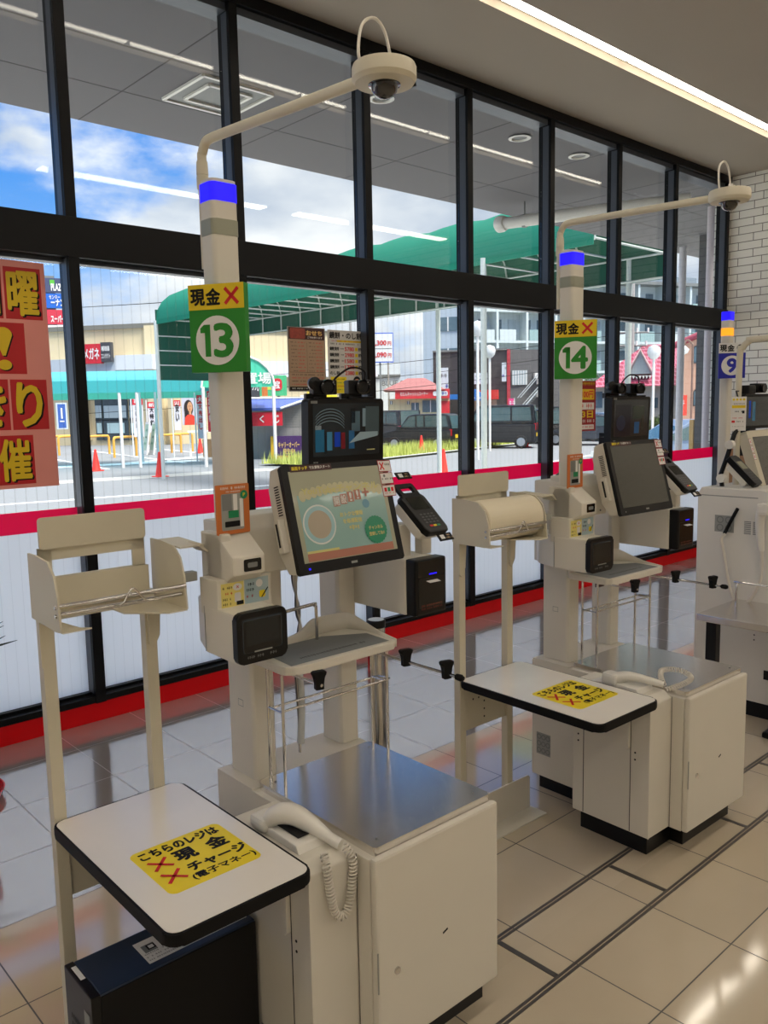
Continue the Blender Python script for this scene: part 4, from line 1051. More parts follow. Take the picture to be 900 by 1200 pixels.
def price_poster(name, lb, x0, x1, z0, z1, kind):
    t = thing(name, lb, 'poster', ((x0+x1)/2, YP, (z0+z1)/2), 'menu posters')
    w = x1-x0; h = z1-z0; Mf = front((x0+x1)/2, YP-.002, (z0+z1)/2)
    if kind == 0:
        part('sheet', MB().box(x0, x1, YP-.002, YP, z0, z1, pm('grey_paper', (150, 142, 134), .6)), t)
        b = MB().rect(0, 0, w*.95, h*.97, pm('tan_paper', (172, 144, 118), .6), Mf, .0004).rect(0, h*.4, w*.95, h*.18, pm('dark_maroon_print', (60, 22, 22), .5), Mf, .0008)
        b.rect(-w*.24, h*.4, w*.4, h*.16, pm('food_print', (150, 62, 48), .5, var=.5, scale=60), Mf, .0012, .01).text('おせち', w*.42, h*.07, pm('gold_print', (226, 186, 110), .5), Mf, w*.2, h*.415, .04, .0014).text('ご予約承ります', w*.4, h*.03, wht, Mf, w*.22, h*.345, .02, .0014)
        for c0 in (-1, 1):
            for i in range(9):
                y = h*(.26-.055*i); b.scribble(c0*w*.24-w*.19, c0*w*.24-w*.02, y, h*.018, blk, Mf, .0012, i+c0*3, .6).scribble(c0*w*.24-w*.0, c0*w*.24+w*.19, y, h*.022, red, Mf, .0012, i+c0*7)
        b.rect(0, h*-.2, w*.93, h*.004, blk, Mf, .0012).rect(0, h*.03, w*.004, h*.46, blk, Mf, .0012)
        for i in range(4): b.scribble(-w*.42, w*.43, -h*(.24+.05*i), h*.022, (blk, red)[i % 2], Mf, .0012, i+30)
        b.rect(0, -h*.455, w*.95, h*.06, blk, Mf, .001).scribble(-w*.44, w*.0, -h*.455, h*.025, wht, Mf, .0014, 8).rect(w*.12, -h*.455, w*.1, h*.04, grey, Mf, .0014).rect(w*.27, -h*.455, w*.14, h*.04, grey, Mf, .0014)
    else:
        part('sheet', MB().box(x0, x1, YP-.002, YP, z0, z1, pm('white_paper', (206, 204, 200), .6)), t)
        b = MB().text('鏡餅・のし餅', w*.9, h*.1, blk, Mf, 0, h*.42, .03, .001).rect(w*.1, h*.33, w*.7, h*.03, yeld, Mf, .0008).scribble(-w*.4, w*.42, h*.33, h*.018, red, Mf, .0014, 3).scribble(-w*.42, w*.42, h*.285, h*.03, blk, Mf, .001, 4)
        for i, (nm, pr_) in enumerate((('鏡餅', '5780'), ('鏡餅', '2980'), ('鏡餅', '1580'), ('鏡餅', '1780'), ('のし餅', '2380'))):
            y = h*(.21-.095*i)
            b.text(nm, w*.26, h*.055, blk, Mf, -w*.32, y, .03, .001).scribble(-w*.16, -w*.06, y, h*.025, blk, Mf, .001, i).text(pr_, w*.26, h*.06, red, Mf, w*.1, y, .03, .001).rect(w*.3, y, w*.08, h*.055, yeld, Mf, .001).text('8%', w*.1, h*.05, blk, Mf, w*.41, y, .03, .001)
        b.rect(-w*.22, -h*.36, w*.44, h*.26, yel, Mf, .001)
        for i in range(4): b.scribble(-w*.42, -w*.04, -h*(.27+.055*i), h*.022, (blk, gdk, red, gdk)[i], Mf, .0014, i+5)
        b.add([(q[0]+w*.3, q[1]-h*.3, .001) for q in circ(w*.11, 18)], [list(range(18))], blk, False, Mf).add([(q[0]+w*.3, q[1]-h*.315, .0014) for q in circ(w*.075, 18)], [list(range(18))], pm('skin_print', (206, 150, 110), .5), False, Mf)
    part('print', b, t)
price_poster('menu_poster', 'tan order poster with dark heading hung in the third window', 3.035, 3.325, 1.70, 2.09, 0)
price_poster('menu_poster', 'white price poster with red prices beside the mullion', 3.345, 3.64, 1.685, 2.085, 1)
t = thing('menu_poster', 'narrow red and yellow poster behind the pole of lane 14', 'poster', (6.2, YP, 1.57), 'menu posters')
part('sheet', MB().box(6.08, 6.33, YP-.002, YP, 1.36, 1.79, pm('poster_dark_red', (150, 20, 24), .6)), t)
Mf = front(6.205, YP-.002, 1.575); b = MB().scribble(-.11, .11, .19, .03, yeld, Mf, .001, 1).rect(0, .1, .2, .09, yeld, Mf, .0006).text('100円', .17, .06, red, Mf, 0, .1, .03, .0012).rect(0, .0, .2, .06, wht, Mf, .0006).scribble(-.09, .09, 0, .04, red, Mf, .0012, 5)
b.text('3日', .16, .06, yeld, Mf, 0, -.07, .03, .001).scribble(-.1, .1, -.13, .03, wht, Mf, .001, 6).rect(0, -.18, .2, .04, wht, Mf, .0006).scribble(-.09, .09, -.18, .02, red, Mf, .0012, 7)
part('print', b, t)
t = thing('steel_post', 'round steel post with a white top standing behind the lane 13 checkout', 'post', (2.05, 2.3, 0))
Mq = Matrix.Translation((2.05, 2.3, 0))
part('tube', MB().lathe([(.034, .01), (.034, .785)], chrome, 28, M=Mq), t)
part('cap', MB().lathe([(.036, .765), (.037, .785), (.034, .793), (0, .793)], blackp, 28, M=Mq).lathe([(.030, .7935), (0, .795)], pm('post_white_top', (220, 230, 236), .3), 28, M=Mq), t, 'white topped black cap')
part('foot_plate', MB().lathe([(.09, 0), (.09, .006), (.036, .012)], chrome, 28, M=Mq), t)
# ================================================================== OUTSIDE
GZ = -.3
KS = 1.119
asph = pm('asphalt', (126, 129, 134), .85, var=.10, scale=6)
conc = pm('pale_concrete', (168, 169, 168), .85, var=.08, scale=3)
wline = pm('road_marking', (232, 234, 236), .7, var=.06, scale=8)
struct('ground_outside', MB().box(-60, 260, 4.22, 260, GZ-.3, GZ, asph))
b = MB()
b.box(XL-20, 60, 4.24, 15.4, GZ, GZ+.05, pm('bounce_concrete', (226, 226, 222), .85, var=.05))  # unseen pale ground, widened and whitened to bounce light onto the window film
struct('bounce_path_outside', b)
def strip(p, q, w, z, mat, mb):
    p = Vector((p[0]*KS, p[1]*KS, z)); q = Vector((q[0]*KS, q[1]*KS, z)); d = (q-p).normalized(); n = Vector((-d.y, d.x, 0))*w/2
    mb.add([p-n, q-n, q+n, p+n, *[v-Vector((0, 0, .02)) for v in (p-n, q-n, q+n, p+n)]], [[0, 1, 2, 3], [0, 4, 5, 1], [1, 5, 6, 2], [2, 6, 7, 3], [3, 7, 4, 0]], mat); return mb
b = MB()
strip((-12, 19.4), (12.6, 15.4), .16, GZ+.012, wline, b); strip((12.6, 13.0), (60, 25.2), .16, GZ+.012, wline, b)
strip((-5, 23.0), (14, 20.0), 1.2, GZ+.010, conc, b)
for k in range(4): strip((8+3*k, 24+.6*k), (10+3*k, 36+.6*k), .15, GZ+.012, wline, b)
strip((13, 27), (22, 30), .9, GZ+.012, wline, b); strip((9, 27.5), (15, 26), 1.0, GZ+.011, wline, b)
struct('road_marking_outside', b)

# ---- grass strip
gd = Vector((15, 3.9, 0)).normalized(); gn = Vector((-gd.y, gd.x, 0)); g0 = Vector((15.2*KS, 19.4*KS, GZ))
kerb = MB()
strip((g0-gd*.3).xy/KS, (g0+gd*48).xy/KS, .22, GZ+.09, conc, kerb)
struct('kerb_outside', kerb)
grassm = pm('green_grass_blades', (186, 194, 104), .7, var=.3, scale=2.5)
soil = pm('grass_soil', (150, 156, 88), .9, var=.3, scale=3)
b = MB(); rnd = random.Random(2)
a0 = g0+gn*.1; e0 = g0+gd*48+gn*.1
b.add([a0+Vector((0, 0, .08)), e0+Vector((0, 0, .08)), e0+gn*2.6+Vector((0, 0, .08)), a0+gn*2.6+Vector((0, 0, .08)), a0, e0], [[0, 1, 2, 3], [4, 5, 1, 0]], soil)
vs = []; fs = []
for i in range(16000):
    p = g0+gd*(rnd.random()*46)+gn*(.15+rnd.random()*2.5)+Vector((0, 0, .07))
    a = rnd.random()*PI; w = .02; h = rnd.uniform(.16, .5); l = Vector((rnd.uniform(-.1, .1), rnd.uniform(-.1, .1), h)); s_ = Vector((math.cos(a), math.sin(a), 0))*w
    o = len(vs); vs += [p-s_, p+s_, p+l]; fs.append([o, o+1, o+2])
b.add(vs, fs, grassm)
solo('grass_strip', b, 'strip of long green grass along the far side of the road', 'grass', tuple(g0), kind='stuff')

# ---- facade helper: a vertical plane through two ground points
class Fac:
    def __init__(s, pa, da, pb, db, z=GZ):
        """ground points under pixels columns pa, pb at distances da, db"""
        def at(px, d):
            r = ray(px, 480); r = Vector((r.x, r.y, 0)).normalized(); return Vector((r.x*d, r.y*d, z))
        s.A = at(pa, da); s.B = at(pb, db); s.d = (s.B-s.A).normalized(); s.W = (s.B-s.A).length
        s.n = Vector((s.d.y, -s.d.x, 0))         # towards the camera side
        if s.n.dot(-s.A) < 0: s.n = -s.n
        s.z = z
    def st(s, px, py, off=0.):
        r = ray(px, py); o = Vector((0, 0, H)); t = (s.A+s.n*off-o).dot(s.n)/r.dot(s.n); p = o+r*t
        return (p-s.A).dot(s.d), p.z
    def M(s, px=None, py=None, off=0., c=None):
        x, z = c if c else s.st(px, py)
        o = s.A+s.d*x+s.n*off; o.z = z
        y = Vector((0, 0, 1)); xx = s.d if s.d.cross(y).dot(s.n) > 0 else -s.d
        return frame(o, xx, y)
    def size(s, x0, y0, x1, y1):
        a = s.st(x0, y0); b_ = s.st(x1, y1); c = s.st(x0, y1); return abs(b_[0]-a[0]), abs(c[1]-a[1])
    def panel(s, mb, x0, y0, x1, y1, mat, off=.05, th=.05):
        """a slab standing off the wall covering the pixel rectangle"""
        a = s.st(x0, (y0+y1)/2, off); b_ = s.st(x1, (y0+y1)/2, off); xm = (x0+x1)/2
        zt = s.st(xm, y0, off)[1]; zb = s.st(xm, y1, off)[1]; xa, xb = a[0], b_[0]
        s.slab(mb, xa, xb, zb, zt, off-th, off, mat); return s.M(c=((xa+xb)/2, (zt+zb)/2), off=off), abs(xb-xa), zt-zb
    def slab(s, mb, xa, xb, zb, zt, o0, o1, mat, bev=0):
        Mx = frame(s.A, s.d, Vector((0, 0, 1))); sg = 1 if s.d.cross(Vector((0, 0, 1))).dot(s.n) > 0 else -1
        z0 = s.A.z
        lo, hi = sorted((sg*o0, sg*o1)); xa, xb = sorted((xa, xb))
        mb.box(xa, xb, zb-z0, zt-z0, lo, hi, mat, bev, M=Mx)
    def body(s, mb, xa, xb, zt, depth, mat, zb=None):
        s.slab(mb, xa, xb, s.z if zb is None else zb, zt, -depth, 0, mat)

winm = pm('outdoor_window_glass', (92, 112, 122), .1, var=.2, scale=1)
winl = pm('outdoor_pale_window', (170, 182, 184), .15, var=.1, scale=1)

# ---- store building with beige walls
beigew = pm('beige_store_wall', (214, 196, 158), .8, var=.05, scale=1)
beiged = pm('beige_store_wall_left', (196, 182, 152), .8, var=.05, scale=1)
F1 = Fac(55, 56, 192, 52); F2 = Fac(192, 52, 440, 56)
t = thing('store_building', 'low beige store building with a white band across the car park', 'building', tuple(F1.B))
z1 = F1.st(192, 383)[1]
b = MB(); F1.body(b, 0, F1.W, z1, 12, beigew); part('wall', b, t)
b = MB(); F1.slab(b, 0, F1.W, z1-.02, z1+.25, -.2, .15, pm('roof_trim', (120, 118, 108), .7)); part('roof_edge', b, t)
b = MB(); F2.body(b, 0, F2.W, F2.st(300, 387)[1], 14, beigew); part('wall', b, t)
b = MB(); F2.slab(b, 0, F2.W, F2.st(300, 388)[1], F2.st(300, 386)[1], -.2, .15, pm('roof_trim', (120, 118, 108), .7)); part('roof_edge', b, t)
b = MB(); F1.slab(b, F1.W-.9, F1.W+.1, GZ, z1+.1, -.3, .25, pm('cream_corner', (226, 208, 168), .8)); part('corner_pier', b, t)
b = MB(); F2.slab(b, .2, F2.W, F2.st(300, 442)[1], F2.st(300, 424)[1], 0, .5, pm('white_band', (214, 218, 222), .7)); part('white_band', b, t)
b = MB(); F1.slab(b, -2, F1.W*.70, F1.st(130, 437)[1], F1.st(130, 421)[1], 0, 1.2, pm('grey_band', (176, 184, 192), .7)); F1.slab(b, F1.W*.70, F1.W, F1.st(170, 434)[1], F1.st(170, 417)[1], 0, 1.2, pm('white_band', (214, 218, 222), .7)); part('fascia_band', b, t)
for (x0, x1) in ((121, 150), (112, 120), (152, 160)):
    b = MB(); Mx, w, h = F1.panel(b, x0, 468, x1, 516, pm('dark_shop_glass', (60, 70, 74), .15, var=.3, scale=3), .1, .08); p = part('shop_window', b, t)
    b = MB(); b.rect(0, h*.2, w*.9, h*.3, winl, Mx, .02).rect(0, -h*.2, w*.7, h*.25, pm('window_poster_pale', (176, 200, 200), .5), Mx, .02).rect(0, 0, w, .06, blk, Mx, .03); part('window_display', b, p)
b = MB()
for x in (98, 186, 201): F1.panel(b, x-3.5, 463, x+3.5, 516, pm('cream_pillar', (206, 188, 150), .8), .5, .5)
part('pillar', b, t)
t = thing('shop_sign', 'red and dark shop sign on the beige store wall', 'sign', tuple(F1.B+Vector((-4, 0, 5))))
b = MB(); Mx, w, h = F1.panel(b, 97, 403, 118, 426, pm('sign_red', (200, 34, 48), .5), 1.5, .3); p = part('sign_board', b, t)
b = MB(); b.text('メガネ', w*.85, h*.55, wht, Mx, 0, 0, .03, .03); part('lettering', b, p, 'white lettering')
b = MB(); Mx, w, h = F1.panel(b, 118, 401, 130, 424, pm('sign_dark', (66, 66, 70), .5), 1.5, .3); b.text('補聴器', w*.8, h*.25, wht, Mx, 0, h*.18, .02, .03).text('コンタクト', w*.85, h*.25, wht, Mx, 0, -h*.2, .02, .03); part('dark_board', b, t)
# vertical banners, woman poster stand-in etc. by the store front
def banner(px, d, y0, y1, wpx, cols, txt, lb, tilt=0.):
    F = Fac(px-wpx/2, d, px+wpx/2, d); t = thing('shop_banner', lb, 'banner', tuple(F.A), 'banners in front of the beige store')
    b = MB(); Mx, w, h = F.panel(b, px-wpx/2, y0, px+wpx/2, y1, cols[0], 0, .02); sh = part('cloth', b, t)
    b = MB(); b.rect(0, h*.4, w, h*.2, cols[1], Mx, .01).text(txt[0], w*.7, h*.12, wht, Mx, 0, h*.4, .02, .02)
    for i, ch in enumerate(txt[1]): b.text(ch, w*.5, h*.62/len(txt[1])*.8, cols[2], Mx, 0, h*(.24-.62*i/len(txt[1])), .03, .02)
    part('print', b, sh)
    b = MB(); o = F.A-F.d*.08; b.tube([(o.x, o.y, GZ), (o.x, o.y, F.st(px, y0)[1]+.1)], .03, wht, 8); part('pole', b, t, 'white pole')
pw = pm('banner_cloth', (214, 208, 216), .7); pr_ = pm('banner_red', (210, 40, 56), .6)
banner(162, 38, 465, 512, 12, (pw, pr_, blk), ('お得', '最新機種'), 'tall white banner with a red head, leftmost by the store')
banner(178, 42, 471, 507, 9, (pw, pr_, blk), ('新', '大特価'), 'white banner with a red head beside two easel boards')
banner(208, 36, 469, 504, 8, (pw, pr_, blk), ('SALE', '安い'), 'white banner with a red head left of the portrait poster')
banner(235, 33, 463, 514, 8, (pw, pr_, red), ('大', '大売出し'), 'white banner with red letters right of the portrait poster')
banner(246, 31, 458, 506, 6, (pr_, pr_, wht), ('お', 'お買得'), 'red banner right of the portrait poster')
F = Fac(213, 37, 231, 37)
t = thing('portrait_poster', 'poster of a long-haired person in a red top before the store', 'poster', tuple(F.A))
b = MB(); Mx, w, h = F.panel(b, 213, 466, 231, 498, pm('poster_grey', (196, 190, 200), .5), 0, .05); part('sheet', b, t)
b = MB(); sk = pm('skin_print', (206, 150, 110), .5)
b.add([(q[0]*1.1-w*.05, q[1]+h*.12, .02) for q in circ(h*.30, 20, rx=w*.27)], [list(range(20))], pm('hair_print', (44, 30, 28), .5), False, Mx).rect(-w*.22, -h*.15, w*.2, h*.4, pm('hair_print', (44, 30, 28), .5), Mx, .021, .08)
b.add([(q[0]+w*.04, q[1]+h*.16, .03) for q in circ(h*.19, 20, rx=w*.17)], [list(range(20))], sk, False, Mx).rect(w*.04, -h*.06, w*.14, h*.16, sk, Mx, .028)
b.add([(-w*.35, -h*.5, .034), (w*.45, -h*.5, .034), (w*.36, -h*.2, .034), (w*.15, -h*.12, .034), (-w*.12, -h*.12, .034), (-w*.3, -h*.22, .034)], [list(range(6))], pm('red_top_print', (214, 60, 40), .5), False, Mx)
b.rect(-w*.02, h*.19, w*.05, h*.02, blk, Mx, .04).rect(w*.1, h*.19, w*.05, h*.02, blk, Mx, .04).rect(w*.05, h*.07, w*.08, h*.02, red, Mx, .04)
part('portrait', b, t)
t = thing('display_table', 'low white display table under the portrait poster', 'table', tuple(F.A))
b = MB(); F.slab(b, .2, 3.0, .75, .82, .6, 1.2, wht); part('table_top', b, t)
b = MB()
for x in (.3, 2.9): F.slab(b, x-.04, x+.04, GZ, .75, .7, .78, wht)
part('leg', b, t)
b = MB(); F.slab(b, .8, 2.4, GZ, .45, .7, 1.1, pm('box_brown', (120, 96, 70), .7)); part('stacked_box', b, t)
for px, lb in ((171, 'left leaning easel board by the store'), (179, 'right leaning easel board by the store')):
    F = Fac(px-4, 40, px+4, 39); t = thing('easel_board', lb, 'board', tuple(F.A), 'easel boards')
    b = MB(); b.prism([(-.35, 0), (.35, 0), (.28, 1.5), (-.28, 1.5)], 'y', -.03, .03, wht, M=Matrix.Translation(F.A) @ Matrix.Rotation(math.atan2(F.d.y, F.d.x), 4, 'Z') @ Matrix.Rotation(-.15, 4, 'X')); part('board', b, t)
    Mx = Matrix.Translation(F.A) @ Matrix.Rotation(math.atan2(F.d.y, F.d.x), 4, 'Z') @ Matrix.Rotation(-.15, 4, 'X') @ front(0, -.032, .8)
    b = MB().rect(0, 0, .5, 1.2, pm('easel_print', (170, 196, 178), .6), Mx, .001).scribble(-.2, .2, .3, .15, gdk, Mx, .004, 1).scribble(-.2, .2, 0, .12, blk, Mx, .004, 2).scribble(-.2, .2, -.3, .12, gdk, Mx, .004, 3); part('print', b, t)
# left doorway poster
F = Fac(66, 48, 80, 48); t = thing('blue_notice', 'blue standing notice left of the store entrance', 'notice', tuple(F.A))
b = MB(); Mx, w, h = F.panel(b, 66, 472, 79, 503, pm('notice_white', (196, 204, 212), .5), 0, .06); part('frame', b, t)
b = MB(); b.rect(0, 0, w*.7, h*.9, pm('notice_blue', (60, 96, 170), .5), Mx, .01).rect(0, h*.1, w*.15, h*.4, wht, Mx, .02).rect(0, -h*.2, w*.4, h*.05, wht, Mx, .02); part('print', b, t)
# yellow bollard hoops
ym = pm('hoop_yellow', (226, 168, 72), .5)
for i, (px, d, lb) in enumerate(((66, 43, 'first hoop from the left, by the sale poster edge'), (74, 42, 'second hoop from the left'), (108, 41, 'hoop just right of the first mullion'), (139, 38, 'widest hoop before the store doors'), (193, 40, 'hoop behind the twin white posts'), (207, 41, 'hoop left of the display table'))):
    F = Fac(px-8, d, px+8, d+.5); t = thing('bollard_hoop', 'yellow steel bollard hoop, '+lb, 'bollard', tuple(F.A), 'yellow bollard hoops')
    A_, B_ = F.A, F.A+F.d*1.25
    b = MB().tube(catm([A_, A_+Vector((0, 0, .72)), A_+F.d*.04+Vector((0, 0, .82)), A_+F.d*.14+Vector((0, 0, .87)), B_-F.d*.14+Vector((0, 0, .87)), B_-F.d*.04+Vector((0, 0, .82)), B_+Vector((0, 0, .72)), B_], 4), .055, ym, 8); part('hoop', b, t)

# ---- cones
cm = pm('cone_red', (236, 52, 40), .5, var=.04)
def cone(px, py, h, lb, g='traffic cones'):
    p = gnd(px, py); t = thing('traffic_cone', lb, 'traffic cone', tuple(p), g)
    Mx = Matrix.Translation(p)
    part('cone_body', MB().lathe([(.15, .03), (.14, .05), (.035, h), (.02, h+.01), (0, h+.01)], cm, 20, M=Mx), t)
    part('base', MB().box(-.19, .19, -.19, .19, 0, .035, cm, .01, M=Mx), t)
cone(188, 559, .74, 'red traffic cone beside the twin white posts'); cone(113, 552, .72, 'red traffic cone by the leftmost shelter post')
cone(235, 531, .72, 'red traffic cone far off by the banners, left of the sign pole'); cone(386, 538, .78, 'dull red traffic cone left of the lottery kiosk')
cone(494, 532, .76, 'red traffic cone on the grass by the black hatchback'); cone(520, 562, .80, 'red traffic cone beside the white post, nearest to the window'); cone(616, 524, .84, 'red traffic cone on the grass behind the black van')

# ---- teal arched shelter on the left
tealr = pm('teal_awning', (60, 168, 170), .6, var=.06, scale=2)
tealc = fabric('pale_blue_awning', (104, 200, 214))
A_ = gnd(118, 549); B_ = gnd(316, 544)
t = thing('cycle_shelter', 'long teal arched cycle shelter across the road', 'shelter', tuple(A_))
A2 = Vector((8.6, 27.2, 0))*KS; B2 = Vector((14.1, 22.8, 0))*KS; d_ = (B2-A2).normalized(); A2 = A2-d_*9; n_ = Vector((-d_.y, d_.x, 0)); W_ = 3.2; L_ = (B2-A2).length
K = 10
def barrel(o, d, n, L, W, z0, rise):
    vs = []
    for s_ in range(2):
        for i in range(K+1):
            a = PI*i/K; c = o+d*(L*s_)+n*(W/2-W/2*math.cos(a)); vs.append(Vector((c.x, c.y, z0+rise*math.sin(a))))
    return vs, [[i, i+1, K+2+i, K+1+i] for i in range(K)]
vs, fs = barrel(A2, d_, n_, L_, W_, 2.72, .42)
part('roof', MB().add(vs, fs, tealc, True), t, 'pale blue arched fabric roof')
gc = gnd(283, 546); gc.z = 0; ga = Vector((gc.x, gc.y, 0)).normalized(); gs = Vector((ga.y, -ga.x, 0))
v2, f2 = barrel(gc-gs*1.25, ga, gs, 3.0, 2.5, 2.42, 1.1)
part('end_roof', MB().add(v2, f2, tealr, True), t, 'teal arched end roof')
part('end_gable', MB().add([v-ga*.01 for v in v2[:K+1]], [list(range(K+1))], pm('teal_gable', (76, 196, 160), .6)), t, 'green half round end')
Mx = frame(gc-ga*.04+gs*.68+Vector((0, 0, 2.72)), gs, (0, 0, 1))
part('gable_lettering', MB().text('置場', .9, .38, wht, Mx, 0, 0, .02, .01), t)
b = MB()
q0 = A2+Vector((0, 0, 2.12)); q1 = B2+Vector((0, 0, 2.12))
b = MB(); F = Fac(100, 20, 200, 20); Fm = frame(A2, d_, (0, 0, 1)); b.box(0, L_, 2.32, 2.74, -.03, .03, tealr, M=Fm); part('valance', b, t, 'teal hanging valance')
b = MB(); Fm = frame(A2+n_*W_, d_, (0, 0, 1)); b.box(0, L_, 2.15, 2.5, -.03, .03, pm('mint_awning', (110, 206, 176), .6), M=Fm); part('valance', b, t, 'mint far valance')
for i, s_ in enumerate((3.0, 9.0, 13.3, 13.9)):
    for off in (0.03, W_):
        p = A2+d_*s_+n_*off; part('post', MB().tube([(p.x, p.y, GZ), (p.x, p.y, 2.6)], .06, wht, 8), t, 'white post')
for sg in (-1.2, 1.2):
    p = gc+gs*sg; part('post', MB().tube([(p.x, p.y, GZ), (p.x, p.y, 2.45)], .06, wht, 8), t, 'white post')
part('arch_tube', MB().tube([v-ga*.03 for v in v2[:K+1]], .04, wht, 6), t)

# ---- big green barrel canopy
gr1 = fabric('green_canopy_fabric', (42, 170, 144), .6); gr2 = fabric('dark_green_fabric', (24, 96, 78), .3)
frm = pm('canopy_frame', (196, 204, 200), .5)
X0, X1, Z0, Y0, Y1 = 11.3, 13.5, 4.13, 7.5, 21.6
t = thing('green_canopy', 'large green arched fabric canopy reaching from the store roof to the car park', 'canopy', (X0, Y0, GZ))
vs = []; fs = []; K = 10; rows = 40
for r in range(rows+1):
    y = Y0+(Y1-Y0)*r/rows; bay = (r % 4)/4; sag = .05*math.sin(PI*bay)+.03
    for i in range(K+1):
        a = PI*i/K; vs.append(((X0+X1)/2-(X1-X0)/2*math.cos(a), y, Z0+(.86+sag)*math.sin(a)))
for r in range(rows):
    for i in range(K): o = r*(K+1)+i; fs.append([o, o+1, o+K+2, o+K+1])
part('canopy_roof', MB().add(vs, fs, gr1, True), t)
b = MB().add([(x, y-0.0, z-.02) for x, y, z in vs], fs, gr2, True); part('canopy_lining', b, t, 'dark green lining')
b = MB().box(X0-.01, X0+.02, Y0, Y1, Z0-.10, Z0+.02, gr1); part('near_valance', b, t)
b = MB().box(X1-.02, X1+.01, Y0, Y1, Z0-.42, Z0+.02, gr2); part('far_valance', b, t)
b = MB()
y = Y0
while y <= Y1+.1:
    b.tube([(X1-.05, y, Z0-.4), (X1-.05, y, Z0)], .02, frm, 5); b.tube([(X0+.05, y, Z0), (X1-.05, y, Z0)], .02, frm, 5)
    b.tube([((X0+X1)/2-(X1-X0)/2*.97*math.cos(PI*i/8), y, Z0-.03+.82*math.sin(PI*i/8)) for i in range(9)], .018, frm, 5)
    y += .86
for x, z in ((X0+.05, Z0), (X1-.05, Z0), (X1-.05, Z0-.4), (X1-.38, Z0+.48), ((X0+X1)/2, Z0+.79), (X0+.38, Z0+.48)): b.tube([(x, Y0, z), (x, Y1, z)], .02, frm, 5)
part('lattice_frame', b, t, 'pale tube frame')
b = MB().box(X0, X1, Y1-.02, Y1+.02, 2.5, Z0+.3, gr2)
for z in (2.9, 3.3, 3.7): b.box(X0, X1, Y1-.05, Y1-.02, z, z+.03, frm)
part('end_curtain', b, t, 'green hanging end curtain')
for (x, y) in ((X0, Y1), (X1, Y1), (X0, 9.7), (X1, 12.9), (X1, 8.2)):
    part('post', MB().tube([(x, y, GZ), (x, y, Z0)], .055, frm, 10), t, 'white post')
# white pipes near the glass
for px, y, r, z1, nm, lb, g in ((796, 6.2, .052, 3.85, 'rain_pipe', 'white round pipe post outside the last lower pane', None), (828, 4.75, .05, 3.85, 'rain_pipe', 'pinkish white rain pipe close to the corner mullion', None)):
    rr = ray(px, 480); x = rr.x/rr.y*y
    solo(nm, MB().tube([(x, y, GZ), (x, y, z1)], r, pm('pipe_'+str(px), (206, 204, 206) if px < 800 else (206, 196, 200), .4), 16), lb, 'pipe', (x, y, GZ))
rr = ray(820, 480); y = 5.6; x = rr.x/rr.y*y
solo('soffit_column', MB().box(x-.04, x+.04, y-.05, y+.05, GZ, 3.83, pm('column_dark', (70, 72, 76), .5)), 'dark square column under the soffit between two pipes', 'column', (x, y, GZ))
rr = ray(815, 480); x = rr.x/rr.y*5.7
solo('wooden_panel', MB().box(x-.09, x+.05, 5.68, 5.74, GZ, 1.35, pm('tan_board', (206, 170, 110), .7)), 'tan board standing at the foot of the dark column', 'board', (x, 5.7, GZ))
p = gnd(590, 546); t = thing('bollard_hoop', 'ochre steel hoop rail just above the pink band in the fifth window', 'bollard', tuple(p))
rr = ray(617, 545); rr = Vector((rr.x, rr.y, 0)).normalized(); c = rr*11.5; s2 = Vector((-rr.y, rr.x, 0))
P = [c+s2*.45, c+s2*.45+Vector((0, 0, .72)), c+s2*.38+Vector((0, 0, .80)), c-s2*.38+Vector((0, 0, .86)), c-s2*.47+Vector((0, 0, .80)), c-s2*.47]
for q in P: q.z += GZ
t.location = (c.x, c.y, GZ); BASE[t.name] = Vector((c.x, c.y, GZ))
part('hoop', MB().tube(catm(P, 5), .05, pm('hoop_ochre', (170, 140, 84), .5), 8), t)

# ---- lottery kiosk
F = Fac(294, 33.6, 372, 33.2); t = thing('lottery_kiosk', 'small lottery kiosk with a blue roof and red awning', 'kiosk', tuple(F.A))
kw = pm('kiosk_wall', (150, 146, 140), .7, var=.06, stretch=(1, 1, 10)); zt = F.st(350, 472)[1]
b = MB(); F.slab(b, 0, F.W*.92, GZ, zt, -2.2, 0, kw); wl_ = part('wall', b, t)
b = MB()
for k in range(14): F.slab(b, F.W*.45, F.W*.85, .95+k*.09, .96+k*.09, 0, .012, grey)
part('shutter', b, t, 'grey roller shutter')
b = MB(); F.slab(b, F.W*.86, F.W*.98, .75, zt, -.1, .08, pm('kiosk_pink', (176, 130, 124), .6)); F.slab(b, F.W*.83, F.W*.86, .75, zt, 0, .1, pm('kiosk_yellow', (240, 190, 40), .6)); F.slab(b, F.W*.83, F.W*.98, .70, .77, 0, .1, pm('kiosk_yellow', (240, 190, 40), .6)); part('side_board', b, t, 'yellow edged side board')
A_ = F.A; d_ = F.d; n_ = F.n
def P3(s_, o, z): q = A_+d_*s_+n_*o; return Vector((q.x, q.y, z))
b = MB(); zr = F.st(330, 467)[1]; ze = F.st(320, 478)[1]
b.add([P3(-.3, .9, ze), P3(F.W*.5, .9, ze), P3(F.W*.86, 0, zr), P3(-.1, 0, zr), P3(-.3, .9, ze-.1), P3(F.W*.5, .9, ze-.1), P3(F.W*.86, 0, zr-.12), P3(-.1, 0, zr-.12)], [[0, 1, 2, 3], [7, 6, 5, 4], [0, 4, 5, 1], [1, 5, 6, 2], [2, 6, 7, 3], [3, 7, 4, 0]], pm('kiosk_roof', (72, 92, 170), .6)); rf = part('roof', b, t, 'blue sloping roof')
b = MB().tube([P3(F.W*.5, .92, ze-.03), P3(F.W*.87, .02, zr-.02), P3(-.1, .02, zr+.02)], .05, wht, 6); part('roof_trim', b, rf)
